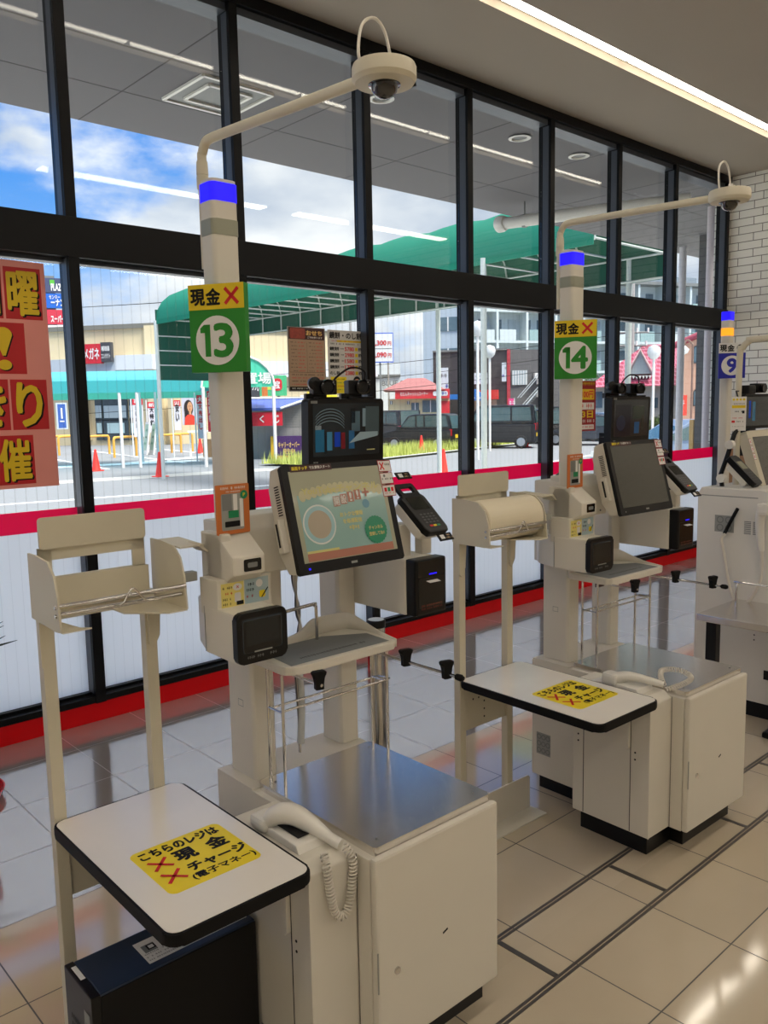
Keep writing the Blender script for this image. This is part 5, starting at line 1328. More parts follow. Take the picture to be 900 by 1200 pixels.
b = MB(); Mx, w, h = F.panel(b, 292, 483, 331, 499, pm('kiosk_red', (206, 30, 50), .6), .85, .03)
b.text('く', w*.12, h*.5, wht, Mx, -w*.12, 0, .03, .01).text('じ', w*.14, h*.6, wht, Mx, w*.33, 0, .03, .01); part('banner', b, t, 'red banner with white lettering')
b = MB(); Mx, w, h = F.panel(b, 317, 511, 358, 538, pm('kiosk_purple', (70, 36, 96), .6), .5, .4); b.rect(-w*.44, 0, w*.1, h, pm('kiosk_yellow', (240, 190, 40), .6), Mx, .01).rect(.05, -h*.42, w*.88, h*.15, pm('kiosk_red', (206, 30, 50), .6), Mx, .01)
b.text('キャリーオーバー', w*.6, h*.26, pm('gold_print', (226, 186, 110), .5), Mx, .04, h*.12, .03, .01).text('発生中!', w*.34, h*.24, pm('gold_print', (226, 186, 110), .5), Mx, .04, -h*.16, .03, .01); part('counter_front', b, t, 'purple counter panel with gold lettering')
F = Fac(344, 42, 395, 42); t = thing('yellow_fascia', 'yellow and white fascia board above and behind the kiosk', 'sign', tuple(F.A))
b = MB(); F.panel(b, 360, 463, 395, 471, pm('fascia_yellow', (246, 222, 40), .6), 0, .4); part('yellow_board', b, t)
b = MB(); F.panel(b, 352, 463, 360, 471, wht, 0, .4); part('white_end', b, t)
b = MB(); 
for x in (.3, F.W-.3): F.slab(b, x-.1, x+.1, GZ, F.st(370, 470)[1], -.3, -.1, wht)
part('support', b, t)
F = Fac(292, 45, 336, 45); t = thing('lottery_billboard', 'green and orange lottery billboard above the kiosk', 'billboard', tuple(F.A))
b = MB(); Mx, w, h = F.panel(b, 294, 440, 336, 464, pm('board_green', (70, 176, 120), .6), 0, .15); part('board', b, t)
b = MB().rect(w*.1, 0, w*.5, h*.4, pm('board_lime', (190, 206, 80), .6), Mx, .01).rect(w*.24, h*.05, w*.26, h*.6, pm('sign_red', (200, 34, 48), .5), Mx, .02, .2).text('宝', w*.13, h*.36, wht, Mx, w*.24, h*.05, .03, .03).rect(-w*.12, -h*.2, w*.16, h*.6, orange, Mx, .015).rect(-w*.38, -h*.05, w*.24, h, pm('sign_dark', (66, 66, 70), .5), Mx, .02).text('つつじ', w*.2, h*.5, wht, Mx, -w*.38, 0, .02, .03); part('print', b, t)
b = MB()
for x in (.4, F.W-.4): F.slab(b, x-.08, x+.08, GZ, F.st(310, 462)[1], -.2, -.05, grey)
part('support', b, t)

# ---- sign tower
F = Fac(52, 75, 78, 75); t = thing('sign_tower', 'tall sign tower with stacked store panels beyond the store', 'sign', tuple(F.A))
b = MB(); xa, xb = F.st(50, 480)[0], F.st(78, 480)[0]; F.slab(b, xa+.3, xb-.3, GZ, F.st(65, 323)[1], -.8, -.2, grey); part('frame', b, t)
for (y0, y1, c_, tx, tc) in ((326, 343, pm('tower_navy', (66, 74, 104), .6), 'PLAZA', wht), (344, 361, pm('tower_blue', (24, 96, 190), .6), 'ーナン', wht), (363, 380, pm('tower_red', (200, 50, 70), .6), 'スーパー', wht), (381, 394, pm('tower_white', (222, 214, 214), .6), 'まむら', red)):
    b = MB(); Mx, w, h = F.panel(b, 50, y0, 78, y1, c_, 0, .3)
    if tx == 'PLAZA': b.rect(-w*.1, h*.2, w*.2, h*.35, pm('tower_green', (90, 180, 60), .6), Mx, .02)
    if tx == 'ーナン': b.text('センター', w*.45, h*.28, wht, Mx, 0, h*.26, .02, .02)
    b.text(tx, w*.55, h*.45, tc, Mx, w*.12, -h*.12, .05, .03); part('sign_panel', b, t)

# ---- cash corner with red roof
F = Fac(456, 53, 527, 53); t = thing('cash_corner', 'small cream building with a red hipped roof and red sign band', 'building', tuple(F.A))
cw = pm('cash_cream', (222, 206, 160), .8); zt = F.st(490, 467)[1]
b = MB(); F.slab(b, 0, F.W, GZ, zt, -5, 0, cw); part('wall', b, t)
b = MB(); Mx, w, h = F.panel(b, 463, 456, 527, 467, pm('cash_red', (214, 44, 52), .6), .5, .5); bd = part('sign_band', b, t)
b = MB().text('むじんキャッシュコーナー', w*.5, h*.4, wht, Mx, -w*.15, 0, .02, .02).rect(w*.33, 0, w*.27, h*.5, wht, Mx, .02, .1).scribble(w*.24, w*.44, 0, h*.3, blus, Mx, .04, 1); part('lettering', b, bd)
A_, d_, n_ = F.A, F.d, F.n; ze = F.st(490, 457)[1]; zr = F.st(485, 442)[1]
b = MB().add([P3(-.4, .6, ze), P3(F.W*.93, .6, ze), P3(F.W*.93, -5.4, ze), P3(-.4, -5.4, ze), P3(F.st(477, 442)[0], -1.8, zr), P3(F.st(498, 442)[0], -1.8, zr)], [[0, 1, 5, 4], [1, 2, 5], [2, 3, 4, 5], [3, 0, 4]], pm('cash_roof', (150, 92, 92), .7)); part('roof', b, t, 'dull red hipped roof')
for x0, x1, y0, y1 in ((482, 491, 472, 481), (495, 514, 469, 483), (457, 460, 470, 474), (477, 480, 470, 474)):
    b = MB(); Mx, w, h = F.panel(b, x0, y0, x1, y1, winm, .05, .05); b.rect(0, 0, .06, h, wht, Mx, .02); part('window', b, t)
b = MB(); F.panel(b, 515, 470, 527, 484, pm('cash_red', (214, 44, 52), .6), .3, .3); part('red_entrance', b, t)
# white building with grey lettering
F = Fac(430, 66, 470, 66); t = thing('white_building', 'plain white building with grey lettering behind the red roof', 'building', tuple(F.A))
b = MB(); F.slab(b, 0, F.W, GZ, F.st(450, 425)[1], -8, 0, pm('blue_white_wall', (214, 220, 222), .8)); part('wall', b, t)
b = MB(); F.slab(b, 0, F.W, F.st(450, 441)[1], F.st(450, 439)[1], 0, .2, grey); part('ledge', b, t)
Mx = F.M(460, 449, .1); w, h = F.size(449, 443, 474, 451)
part('lettering', MB().text('BLUE S', w, h*.7, pm('letter_grey', (110, 112, 112), .6), Mx, 0, 0, .02, .02), t)
F = Fac(432, 52, 462, 52); t = thing('price_billboard', 'white billboard with a blue border and red prices on a post', 'billboard', tuple(F.A))
b = MB(); Mx, w, h = F.panel(b, 428, 390, 461, 425, pm('board_blue', (70, 110, 210), .6), 0, .2); bd = part('board', b, t)
b = MB().rect(0, 0, w*.95, h*.93, wht, Mx, .01).text('3,300', w*.5, h*.18, red, Mx, w*.0, h*.15, .03, .03).text('円', w*.12, h*.13, red, Mx, w*.36, h*.14, .02, .03).text('2,090', w*.5, h*.18, red, Mx, 0, -h*.25, .03, .03).text('円', w*.12, h*.13, red, Mx, w*.36, -h*.26, .02, .03).rect(0, -h*.03, w*.9, h*.02, grey, Mx, .02); part('prices', b, bd)
b = MB(); F.slab(b, F.W*.45, F.W*.52, GZ, F.st(445, 424)[1], -.4, -.1, grey); part('post', b, t)

# ---- black two storey building
F = Fac(508, 58.8, 594, 58); G = Fac(594, 58, 662, 58.8)
bk = pm('charcoal_shaded_wall', (66, 62, 64), .8, var=.06); bk2 = pm('charcoal_sunlit_wall', (96, 94, 94), .8, var=.08)  # shaded and sunlit faces of the same charcoal wall, toned by colour
t = thing('black_building', 'charcoal two storey building with red trim and outside stairs', 'building', tuple(F.B))
zt = F.st(594, 410)[1]
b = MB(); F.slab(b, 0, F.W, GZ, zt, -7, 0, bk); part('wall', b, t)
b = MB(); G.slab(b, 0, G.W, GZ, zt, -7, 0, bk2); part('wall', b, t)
b = MB(); G.slab(b, 0, .22, GZ, zt+.05, 0, .1, pm('red_trim', (170, 50, 60), .6)); F.slab(b, F.W*.55, F.W*.8, zt-3.4, zt-3.3, 0, .06, pm('red_trim', (170, 50, 60), .6)); F.slab(b, 0, F.W, zt-.0, zt+.12, -.1, .1, grey); part('trim', b, t)
for x0, x1, y0, y1 in ((513, 525, 431, 462), (588, 593, 425, 447), (555, 571, 437, 450)):
    b = MB(); Mx, w, h = F.panel(b, x0, y0, x1, y1, pm('sign_pale', (206, 216, 222), .5), .2, .15); b.scribble(-w*.4, w*.4, h*.2, h*.15, grey, Mx, .02, x0).scribble(-w*.4, w*.4, -h*.2, h*.15, blus, Mx, .02, x1); part('pale_window', b, t)
b = MB(); Mx, w, h = G.panel(b, 600, 434, 618, 451, winl, .1, .05)
for k in range(6): b.rect(-w*.42+w*.17*k, 0, .05, h, wht, Mx, .02)
part('window', b, t)
b = MB(); Mx, w, h = F.panel(b, 552, 457, 583, 468, pm('awning_red', (206, 48, 44), .6), .9, .7); part('red_awning', b, t)
b = MB(); F.panel(b, 527, 462, 552, 468, pm('awning_blue', (40, 110, 190), .6), .9, .5); Mx = F.M(560, 463, 1.4); w, h = F.size(549, 455, 569, 468)
b.prism([(-w*.5, -h*.5), (w*.5, -h*.5), (w*.4, h*.1), (0, h*.5), (-w*.4, h*.3)], 'z', -.5, 0, pm('awning_blue', (40, 110, 190), .6), M=Mx); b.scribble(-w*.35, w*.35, -h*.3, h*.2, wht, Mx, .02, 3); part('blue_awning', b, t)
b = MB(); F.panel(b, 552, 469, 582, 500, pm('shop_front_pale', (170, 150, 140), .5), .1, .08); part('shop_front', b, t)
A_, d_, n_ = G.A, G.d, G.n
s0, z0_ = G.st(604, 482); s1, z1_ = G.st(630, 452)
b = MB(); K = 14
for k in range(K):
    s_ = s0+(s1-s0)*k/K; z = z0_+(z1_-z0_)*k/K; q = P3(s_, 1.4, z)
    G.slab(b, s_, s_+.3, z, z+.05, .8, 1.8, grey)
for o in (.8, 1.8):
    for dz in (0, .9): b.tube([P3(s0, o, z0_+dz), P3(s1, o, z1_+dz)], .06 if not dz else .035, pm('stair_rail', (176, 182, 184), .5), 6)
part('outside_stairs', b, t, 'grey steel outside stairs')
b = MB()
for k, (px, py) in enumerate(((631, 440), (634, 447), (640, 453), (633, 462), (641, 470))): G.panel(b, px-4, py-3, px+4, py+3, wht, .5, .5)
part('air_unit', b, t, 'white boxes on the wall')
t = thing('shop_banner', 'pink banner at the foot of the black building stairs', 'banner', tuple(G.A), 'banners in front of the beige store' if 0 else None)
b = MB(); Mx, w, h = G.panel(b, 596, 467, 603, 478, pm('banner_pink', (226, 60, 130), .6), 2.2, .03); b.scribble(-w*.4, w*.4, 0, h*.5, wht, Mx, .01, 3); part('cloth', b, t)
b = MB().tube([P3(G.st(596, 470)[0], 2.2, GZ), P3(G.st(596, 470)[0], 2.2, G.st(596, 467)[1])], .03, wht, 6); part('pole', b, t)

# ---- apartment block
aw = pm('apartment_white', (196, 206, 206), .8, var=.04, scale=1); aw2 = pm('apartment_shaded_gable', (176, 188, 198), .8, var=.04, scale=1)  # gable holds its shade in the colour, darker and bluer than the front
F = Fac(497, 81, 548, 80); G = Fac(548, 80, 835, 96)
t = thing('apartment_block', 'long white apartment block with rows of balconies', 'building', tuple(F.B))
ztop = G.st(690, 331)[1]
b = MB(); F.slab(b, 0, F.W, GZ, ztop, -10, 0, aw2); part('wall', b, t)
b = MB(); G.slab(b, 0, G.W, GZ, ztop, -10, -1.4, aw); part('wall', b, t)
b = MB(); F.slab(b, -.3, F.W+.3, ztop, ztop+.4, -10, .3, grey); G.slab(b, 0, G.W, ztop, ztop+.3, -10, 0.2, grey)
G.slab(b, G.W*.42, G.W*.5, ztop, ztop+1.2, -8, -5, aw); G.slab(b, G.W*.62, G.W, ztop+.3, ztop+1.4, -8, -3, pm('roof_blue_grey', (128, 140, 150), .8))
part('roof', b, t)
fl = 2.9; nf = int((ztop-GZ)/fl)+1
for k in range(nf):
    zf = ztop-fl*(k+1)
    if zf < 2: break
    b = MB(); F.slab(b, F.W*.35, F.W*.8, zf+1.0, zf+2.3, 0, .08, winm); Mx = F.M(c=(F.W*.575, zf+1.65), off=.1); b.rect(0, 0, .12, 1.3, wht, Mx, .02); part('window', b, t)
    b = MB(); G.slab(b, 0, G.W, zf-.12, zf+.12, -1.4, 0, aw); G.slab(b, 0, G.W*.1, zf+.12, zf+1.1, -.1, 0, aw)
    n = 9
    for i in range(n):
        x0 = G.W*(i+.08)/n; x1 = G.W*(i+.62)/n; G.slab(b, x0, x1, zf+.1, zf+1.15, -.1, .0, aw if i % 2 else pm('balcony_glass', (150, 176, 174), .3))
    part('balcony_row', b, t)
    b = MB()
    for i in range(n*2):
        x0 = G.W*(i+.15)/n/2; x1 = G.W*(i+.7)/n/2; G.slab(b, x0, x1, zf+.2, zf+2.2, -1.42, -1.33, winm if i % 3 else winl)
    part('window_row', b, t)
b = MB()
for i in range(10): G.slab(b, G.W*i/9-.12, G.W*i/9+.12, GZ, ztop, -1.4, .02, aw)
part('divider', b, t)

# ---- house with magenta roof
F = Fac(688, 45.5, 792, 45.5); t = thing('red_roof_house', 'white house under a steep magenta tiled roof with a small dormer', 'house', tuple(F.A))
A_, d_, n_ = F.A, F.d, F.n; zt = F.st(740, 452)[1]
b = MB(); F.slab(b, .4, F.W+6, GZ, zt, -7, 0, pm('house_white', (196, 194, 182), .8)); part('wall', b, t)
def tile_mat():
    m = bpy.data.materials.new('magenta_roof_tiles'); m.use_nodes = True; N = m.node_tree.nodes; L = m.node_tree.links; b_ = N['Principled BSDF']
    tc = N.new('ShaderNodeTexCoord'); sp = N.new('ShaderNodeSeparateXYZ'); L.new(tc.outputs['Object'], sp.inputs[0]); ad = N.new('ShaderNodeMath'); ad.operation = 'SUBTRACT'; L.new(sp.outputs[0], ad.inputs[0]); L.new(sp.outputs[1], ad.inputs[1]); cb = N.new('ShaderNodeCombineXYZ'); L.new(ad.outputs[0], cb.inputs[0]); L.new(sp.outputs[2], cb.inputs[1])
    br = N.new('ShaderNodeTexBrick'); L.new(cb.outputs[0], br.inputs[0]); br.inputs['Scale'].default_value = 1; br.inputs['Brick Width'].default_value = .32; br.inputs['Row Height'].default_value = .22; br.inputs['Mortar Size'].default_value = .022
    br.inputs['Color1'].default_value = (*lin((150, 30, 72)), 1); br.inputs['Color2'].default_value = (*lin((126, 24, 60)), 1); br.inputs['Mortar'].default_value = (*lin((192, 116, 138)), 1)
    L.new(br.outputs['Color'], b_.inputs['Base Color']); b_.inputs['Roughness'].default_value = .5; return m
tm = tile_mat(); sl = F.st(688, 452)[0]; sr = F.st(800, 445)[0]; s2 = F.st(742, 401)[0]; zr = F.st(760, 399)[1]
b = MB().add([P3(sl, .6, zt-.05), P3(sr+3, .6, zt-.05), P3(sr+3, -3.2, zr), P3(s2+.6, -3.2, zr), P3(sl, -7, zt), P3(sr+3, -7, zt)], [[0, 1, 2, 3], [0, 3, 4], [4, 3, 2, 5]], tm); part('roof', b, t, 'magenta tiled roof')
b = MB(); sc_, zc_ = F.st(750, 428); b.tube([P3(sc_-.65, .4, zc_-.5), P3(sc_, .4, zc_+.75), P3(sc_+.65, .4, zc_-.5)], .09, pm('dormer_trim', (176, 150, 150), .7), 6)
b.add([P3(sc_-.6, .3, zc_-.45), P3(sc_+.6, .3, zc_-.45), P3(sc_, .3, zc_+.68), P3(sc_, -1.8, zc_+.68), P3(sc_-.6, -1.3, zc_-.4), P3(sc_+.6, -1.3, zc_-.4)], [[0, 1, 2], [0, 2, 3, 4], [2, 1, 5, 3]], winl); part('dormer', b, t, 'triangular dormer window')
b = MB()
for k in range(9): b.add([(v) for v in (P3(sc_-.7+.16*k, .62, zc_-.55), P3(sc_-.7+.16*k+.14, .62, zc_-.55), P3(sc_-.7+.16*k+.07, .62, zc_-.72))], [[0, 1, 2]], wht)
part('dormer_fringe', b, t)
for x0, x1, y0, y1 in ((692, 706, 459, 478), (766, 771, 466, 478)):
    b = MB(); F.panel(b, x0, y0, x1, y1, winm, .06, .05); part('window', b, t)
F = Fac(800, 40.5, 842, 40.5); t = thing('pink_house', 'salmon pink house with arched windows at the right', 'house', tuple(F.A)); A_, d_, n_ = F.A, F.d, F.n
pk = pm('salmon_wall', (206, 160, 134), .8, var=.06, scale=2); zt0 = F.st(800, 405)[1]; zt1 = F.st(838, 378)[1]
b = MB(); x0 = F.st(797, 450)[0]
b.add([P3(x0, 0, GZ), P3(F.W+6, 0, GZ), P3(F.W+6, 0, zt1+.8), P3(F.W+.5, 0, zt1), P3(x0, 0, zt0), P3(x0, -6, GZ), P3(x0, -6, zt0), P3(F.W+6, -6, zt1+.8)], [[0, 1, 2, 3, 4], [5, 0, 4, 6]], pk); part('wall', b, t)
b = MB().tube([P3(x0-.3, .1, zt0+.0), P3(F.W+.5, .1, zt1+.1), P3(F.W+6, .1, zt1+.9)], .14, pm('roof_maroon', (140, 44, 70), .6), 6); part('roof_edge', b, t)
for px, y0, y1 in ((816, 405, 426), (816, 456, 476)):
    Mx = F.M(px, (y0+y1)/2, .06); w, h = F.size(px-3.5, y0, px+3.5, y1); ap = [(-w/2, -h/2), (w/2, -h/2)]+[(w/2*math.cos(PI*i/8), h/2-w/2+w/2*math.sin(PI*i/8)) for i in range(9)]
    b = MB().prism(ap, 'z', -.05, 0, pm('arch_frame', (70, 66, 64), .6), M=Mx); b.prism([(p[0]*.75, p[1]*.85) for p in ap], 'z', 0, .02, winm, M=Mx); part('arched_window', b, t)
F = Fac(797, 37, 804, 37); t = thing('shop_banner', 'orange red banner before the pink house', 'banner', tuple(F.A)); A_, d_, n_ = F.A, F.d, F.n
b = MB(); Mx, w, h = F.panel(b, 797, 463, 805, 487, pm('banner_orange', (236, 70, 50), .6), 0, .03); b.scribble(-w*.35, w*.35, h*.1, h*.3, wht, Mx, .01, 3); part('cloth', b, t)
part('pole', MB().tube([P3(0, 0, GZ), P3(0, 0, F.st(797, 460)[1])], .03, wht, 6), t)

# ---- street lamps, poles and wires
def polepos(px, d):
    r = ray(px, 480); r = Vector((r.x, r.y, 0)).normalized()*d; return r
lg = pm('lamp_globe', (210, 212, 212), .3)
for px, d, ytop, lb in ((574, 36, 427, 'white globe street lamp before the black building'), (765, 34, 434, 'white globe street lamp before the magenta roofed house'), (560, 30, 402, 'tall globe lamp high behind the fifth window')):
    p = polepos(px, d); t = thing('globe_lamp', lb, 'street lamp', (p.x, p.y, GZ), 'globe street lamps')
    z = H+(484-ytop)*d/FPX*1.0
    part('pole', MB().tube([(p.x, p.y, GZ), (p.x, p.y, z)], .05, wht, 8), t); part('globe', MB().lathe([(.1, -.05), (.22, .08), (.26, .25), (.2, .42), (0, .5)], lg, 16, M=Matrix.Translation((p.x, p.y, z))), t)
p = polepos(810, 33); t = thing('hook_lamp', 'hooked street lamp with a hanging white globe before the pink house', 'street lamp', (p.x, p.y, GZ))
sr_ = Vector((CR.x, CR.y, 0)).normalized(); zz = H+(484-420)*33/FPX
part('pole', MB().tube(catm([p+Vector((0, 0, GZ)), p+Vector((0, 0, zz-.4)), p-sr_*.05+Vector((0, 0, zz)), p-sr_*.22+Vector((0, 0, zz+.12)), p-sr_*.35+Vector((0, 0, zz-.1))], 4), .035, pm('lamp_brown', (120, 92, 80), .6), 6), t)
g = p-sr_*.35; part('globe', MB().lathe([(0, -.32), (.16, -.25), (.22, -.12), (.1, 0), (0, .05)], lg, 14, M=Matrix.Translation((g.x, g.y, zz-.1))), t)
up_ = pm('utility_pole', (160, 158, 154), .8)
for px, d, ytop, lb in ((739, 48, 300, 'concrete utility pole with wires before the magenta roof'), (456, 60, 428, 'thin utility pole behind the red roof'), (362, 34, 381, 'slim yellow pole behind the tan poster'), (413, 44, 357, 'slim grey pole by the fourth mullion')):
    p = polepos(px, d); z = H+(484-ytop)*d/FPX; t = thing('utility_pole', lb, 'pole', (p.x, p.y, GZ), 'utility poles')
    part('shaft', MB().tube([(p.x, p.y, GZ), (p.x, p.y, z)], [.17, .11] if px == 739 else [.08, .06], pm('pole_yellow', (230, 200, 80), .6) if px == 362 else up_, 8), t)
    if px == 739:
        b = MB()
        for dz, l in ((.9, 1.1), (1.5, .9), (5.2, .9), (5.9, .8)):
            b.tube([p-sr_*l+Vector((0, 0, z-dz)), p+sr_*l+Vector((0, 0, z-dz))], .05, grey, 5)
            for k in range(4): q = p+sr_*(l*(-1+.66*k))+Vector((0, 0, z-dz)); b.tube([q, q+Vector((0, 0, .25))], .06, wht, 5)
        part('crossarm', b, t)
        b = MB()
        for k, (o, dz) in enumerate(((-.8, .9), (.0, .9), (.8, .9), (0, 5.2), (.5, 5.9), (0, 6.6))):
            a_ = p+sr_*o+Vector((0, 0, z-dz))
            for e in (p-sr_*30+Vector((0, 0, z-dz-2.4)), p+sr_*18+Vector((0, 0, z-dz+.6))):
                b.tube(bez(a_, a_.lerp(e, .33)-Vector((0, 0, .5)), a_.lerp(e, .66)-Vector((0, 0, .5)), e, 8), .018, dark, 4, caps=False)
        part('wire', b, t)

# ---- cars
tyre = pm('tyre', (24, 24, 26), .8); hub = pm('wheel_cover', (176, 180, 184), .3, .6)
carg = pm('car_glass', (70, 92, 94), .08, var=.25, scale=2, spec=.8)
def car(px, d, ang, L, Wd, Hc, kind, col, lb, mono=False):
    """ang: direction of travel relative to the picture's left, turned towards the camera"""
    p = polepos(px, d); lft = -sr_; away = Vector((-sr_.y, sr_.x, 0))
    fx = lft*math.cos(ang)-away*math.sin(ang); fy = Vector((-fx.y, fx.x, 0))
    Mx = frame((p.x, p.y, GZ), fx, fy)
    t = thing('car', lb, 'car', (p.x, p.y, GZ))
    pt = pm('car_'+kind+str(col), col, .3, .1, var=.05, coat=.25)
    hb = Hc*.56
    if kind == 'van': low = [(-L/2, .25), (-L/2, hb), (L*.40, hb+.02), (L/2-.03, hb-.12), (L/2, .30)]; topp = [(-L/2+.02, hb), (-L/2+.10, Hc), (L*.20, Hc), (L*.27, Hc-.06), (L*.42, hb)]
    elif kind == 'hatch': low = [(-L/2, .28), (-L/2, hb), (L*.24, hb+.03), (L*.46, hb-.08), (L/2, hb-.25), (L/2, .3)]; topp = [(-L/2+.03, hb), (-L/2+.15, Hc-.05), (-L*.4, Hc), (L*.02, Hc), (L*.12, Hc-.08), (L*.27, hb)]
    else: low = [(-L/2, .3), (-L/2, hb-.05), (-L*.3, hb+.05), (L*.2, hb+.03), (L*.45, hb-.15), (L/2, hb-.32), (L/2, .3)]; topp = [(-L*.42, hb), (-L*.30, Hc-.08), (-L*.12, Hc), (L*.02, Hc), (L*.26, hb)]
    bd = part('body', MB(Mx).prism(low, 'y', -Wd/2, Wd/2, pt, .05, M=None), t)
    def gf(s_): return [(x*s_+(1-s_)*(-L*.05), z) for x, z in topp]
    part('cabin', MB(Mx).prism(topp, 'y', -Wd/2+.09, Wd/2-.09, pt, .05), t)
    ci = [(x, z) for x, z in topp]; cx = sum(x for x, z in ci)/len(ci); cz = sum(z for x, z in ci)/len(ci)
    wi = [(cx+(x-cx)*.90, cz+(z-cz)*.70+.0) for x, z in ci]
    b = MB(Mx)
    for sg in (-1, 1): b.prism(wi, 'y', sg*(Wd/2-.085)-.008, sg*(Wd/2-.085)+.008, carg)
    part('side_window', b, t)
    b = MB(Mx)
    for x in ((-.12, .0) if kind != 'van' else (-.18, .1)): b.box(x*L-.04, x*L+.04, -Wd/2+.07, Wd/2-.07, hb, Hc-.06, pt)
    part('pillar', b, t)
    (xa, za), (xb, zb) = topp[-1], topp[-2]; b = MB(Mx); yw = Wd/2-.2
    b.add([(xa+.02, -yw, za+.03), (xa+.02, yw, za+.03), (xb+.03, yw-.04, zb-.03), (xb+.03, -yw+.04, zb-.03)], [[0, 1, 2, 3]], carg)
    (xa, za), (xb, zb) = topp[0], topp[1]
    b.add([(xa-.02, -yw, za+.05), (xa-.02, yw, za+.05), (xb-.02, yw-.04, zb-.04), (xb-.02, -yw+.04, zb-.04)], [[3, 2, 1, 0]], carg); part('windscreen', b, t)
    for x in (-L*.31, L*.31):
        for sg in (-1, 1):
            Mw = Mx @ frame((x, sg*(Wd/2-.07), .30), (1, 0, 0), (0, 0, 1))
            w_ = part('wheel', MB(Mw).lathe([(0, -.10), (.26, -.10), (.30, -.07), (.30, .07), (.26, .10), (0, .10)], tyre, 20), t)
            bb = MB(Mw)
            for s2_ in (-1, 1):
                bb.lathe([(.19, s2_*.104), (0, s2_*.112)], hub, 14)
            part('hub_cap', bb, w_)
    b = MB(Mx)
    for sg in (-1, 1): b.box(L/2-.08, L/2+.01, sg*(Wd/2-.22)-.16, sg*(Wd/2-.22)+.16, hb-.36, hb-.2, pm('head_lamp', (210, 214, 216), .2), .02)
    part('head_lamp', b, t)
    b = MB(Mx)
    for sg in (-1, 1): b.box(-L/2-.015, -L/2+.08, sg*(Wd/2-.1)-.08, sg*(Wd/2-.1)+.08, hb-.28, hb+.02, pm('tail_lamp', (170, 24, 30), .3), .02)
    part('tail_lamp', b, t)
    b = MB(Mx).box(-L/2-.02, -L/2, -.17, .17, .52, .68, pm('plate_yellow', (236, 196, 40), .5) if mono else wht); part('number_plate', b, t)
    b = MB(Mx)
    for sg in (-1, 1): b.box(L*.22, L*.27, sg*(Wd/2+.06)-.08, sg*(Wd/2+.06)+.08, hb+.02, hb+.18, pt, .02)
    part('mirror', b, t)
    return t
car(494, 38.5, -.45, 3.4, 1.48, 1.62, 'hatch', (30, 32, 36), 'black compact hatchback beside the grass, behind a cone', True)
car(457, 43.5, -.95, 3.5, 1.6, 1.80, 'van', (34, 34, 40), 'dark tall wagon left of the black hatchback')
car(503, 48.0, .2, 4.2, 1.65, 1.55, 'sedan', (150, 164, 180), 'silver blue car half hidden behind the black hatchback')
car(585, 38.8, -.25, 3.4, 1.48, 1.95, 'van', (26, 27, 30), 'black box van parked by the grass in the fifth window', True)
car(630, 43.5, -1.1, 3.4, 1.48, 1.70, 'van', (30, 31, 34), 'black wagon with a yellow plate behind the box van', True)
car(548, 50.5, -.2, 4.2, 1.65, 1.5, 'sedan', (36, 40, 46), 'dark car whose bonnet shows left of the box van')
car(690, 41.0, -.5, 4.3, 1.7, 1.42, 'sedan', (62, 66, 74), 'dark grey sedan left of the lane 14 pole')
car(703, 45.5, -.9, 4.3, 1.7, 1.5, 'sedan', (150, 170, 196), 'pale blue car right of the lane 14 pole')
car(655, 52.0, .0, 4.5, 1.7, 1.85, 'van', (50, 52, 58), 'dark wagon in the second row behind the grey sedan')
car(800, 24.0, .12, 4.5, 1.75, 1.45, 'sedan', (112, 128, 152), 'blue grey sedan close outside the last two windows')
# trees and hedge by the house
b = MB(); rnd = random.Random(5)
leafm = pm('tree_leaves', (92, 112, 60), .8, var=.4, scale=1.5)
for px, d, h, w, lb in ((657, 80, 6.5, 2.0, 'slim tree left of the lane 14 pole'), (690, 68, 5.0, 2.2, 'bushy tree behind the pale blue car'), (775, 42, 1.3, 1.4, 'low green hedge before the magenta roofed house')):
    p = polepos(px, d); t = thing('tree' if h > 2 else 'hedge', lb, 'tree' if h > 2 else 'hedge', (p.x, p.y, GZ))
    b = MB(); vs = []; fs = []
    for i in range(1400):
        a = rnd.random()*2*PI; c = rnd.uniform(-1, 1); r = rnd.random()**.4*w*.5
        q = p+Vector((r*math.cos(a)*math.sqrt(1-c*c), r*math.sin(a)*math.sqrt(1-c*c), GZ+h*.62+c*h*.36*rnd.random()**.3)); o = len(vs); s_ = .13
        vs += [q, q+Vector((rnd.uniform(-s_, s_), rnd.uniform(-s_, s_), rnd.uniform(-s_, s_))), q+Vector((rnd.uniform(-s_, s_), rnd.uniform(-s_, s_), rnd.uniform(-s_, s_)))]; fs.append([o, o+1, o+2])
    b.add(vs, fs, leafm); part('foliage', b, t)
    part('trunk', MB().tube([(p.x, p.y, GZ), (p.x, p.y, GZ+h*.6)], .12 if h > 2 else .05, pm('trunk_bark', (84, 72, 60), .8), 7), t)

# ================================================================== LIGHT
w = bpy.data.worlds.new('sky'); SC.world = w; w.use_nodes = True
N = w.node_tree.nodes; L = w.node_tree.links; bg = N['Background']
tc = N.new('ShaderNodeTexCoord'); sp = N.new('ShaderNodeSeparateXYZ'); L.new(tc.outputs['Generated'], sp.inputs[0])
rp = N.new('ShaderNodeValToRGB'); L.new(sp.outputs[2], rp.inputs[0])
e = rp.color_ramp.elements; e[0].position = 0; e[0].color = (*lin((140, 172, 205)), 1); e[1].position = .75; e[1].color = (*lin((18, 74, 156)), 1)
m_ = e.new(.28); m_.color = (*lin((52, 118, 190)), 1)
mp = N.new('ShaderNodeMapping'); L.new(tc.outputs['Generated'], mp.inputs[0]); mp.inputs['Scale'].default_value = (1, 1, 2.1); mp.inputs['Location'].default_value = (.35, .1, .0)
nz = N.new('ShaderNodeTexNoise'); nz.inputs['Scale'].default_value = 2.6; nz.inputs['Detail'].default_value = 9; nz.inputs['Roughness'].default_value = .56; L.new(mp.outputs[0], nz.inputs[0])
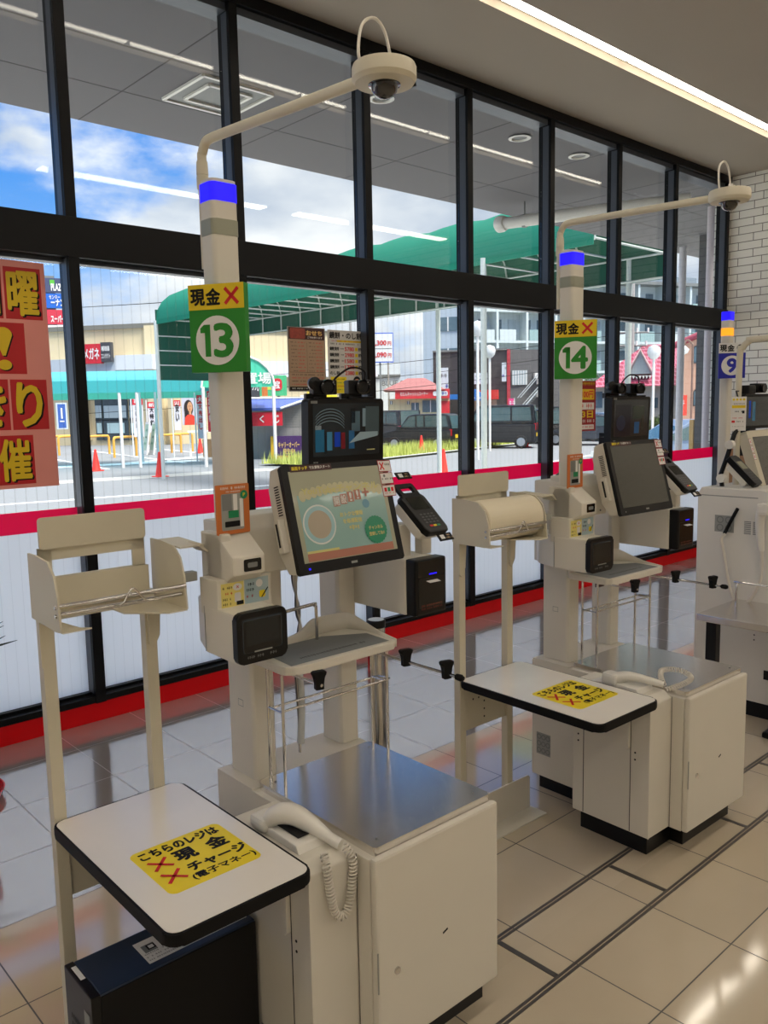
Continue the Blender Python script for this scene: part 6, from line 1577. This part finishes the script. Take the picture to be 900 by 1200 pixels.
# more cloud low down, thinner up high
mr = N.new('ShaderNodeMapRange'); L.new(sp.outputs[2], mr.inputs[0]); mr.inputs['From Min'].default_value = .0; mr.inputs['From Max'].default_value = .5; mr.inputs['To Min'].default_value = .15; mr.inputs['To Max'].default_value = -.2
ad = N.new('ShaderNodeMath'); ad.operation = 'ADD'; L.new(nz.outputs['Fac'], ad.inputs[0]); L.new(mr.outputs[0], ad.inputs[1])
mxx = N.new('ShaderNodeMapRange'); L.new(sp.outputs[0], mxx.inputs[0]); mxx.inputs['From Min'].default_value = .2; mxx.inputs['From Max'].default_value = .9; mxx.inputs['To Min'].default_value = -.08; mxx.inputs['To Max'].default_value = .24
ad2 = N.new('ShaderNodeMath'); ad2.operation = 'ADD'; L.new(ad.outputs[0], ad2.inputs[0]); L.new(mxx.outputs[0], ad2.inputs[1])
cr_ = N.new('ShaderNodeMapRange'); cr_.interpolation_type = 'SMOOTHSTEP'; L.new(ad2.outputs[0], cr_.inputs[0]); cr_.inputs['From Min'].default_value = .46; cr_.inputs['From Max'].default_value = .60
nz2 = N.new('ShaderNodeTexNoise'); nz2.inputs['Scale'].default_value = 4.5; nz2.inputs['Detail'].default_value = 6; L.new(mp.outputs[0], nz2.inputs[0])
cc = N.new('ShaderNodeValToRGB'); L.new(nz2.outputs['Fac'], cc.inputs[0]); cc.color_ramp.elements[0].position = .35; cc.color_ramp.elements[0].color = (*lin((140, 152, 170)), 1); cc.color_ramp.elements[1].position = .62; cc.color_ramp.elements[1].color = (.62, .62, .62, 1)
mx = N.new('ShaderNodeMix'); mx.data_type = 'RGBA'; L.new(cr_.outputs[0], mx.inputs[0]); L.new(rp.outputs[0], mx.inputs[6]); L.new(cc.outputs[0], mx.inputs[7])
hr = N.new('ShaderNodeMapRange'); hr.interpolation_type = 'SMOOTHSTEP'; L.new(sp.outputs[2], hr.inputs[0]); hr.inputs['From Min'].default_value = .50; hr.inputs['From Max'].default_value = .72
hm = N.new('ShaderNodeMix'); hm.data_type = 'RGBA'; L.new(hr.outputs[0], hm.inputs[0]); L.new(mx.outputs[2], hm.inputs[6]); hm.inputs[7].default_value = (1.5, 1.46, 1.38, 1)  # bright white upper sky, out of view, added to light ground and window film
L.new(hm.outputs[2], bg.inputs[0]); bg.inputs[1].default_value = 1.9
sun = bpy.data.lights.new('sun', 'SUN'); sun.energy = 5.5; sun.angle = math.radians(16); sun.color = (1, .95, .88)
so = bpy.data.objects.new('sun', sun); COL.objects.link(so); so.rotation_euler = Vector((.05, -.5, .8)).to_track_quat('Z', 'Y').to_euler()

SC.view_settings.view_transform = 'Standard'; SC.view_settings.look = 'None'; SC.view_settings.gamma = 1; SC.view_settings.exposure = 0
SC.view_settings.use_curve_mapping = False
try:
    SC.cycles.max_bounces = 10; SC.cycles.transparent_max_bounces = 24; SC.cycles.sample_clamp_indirect = 6
except Exception: pass
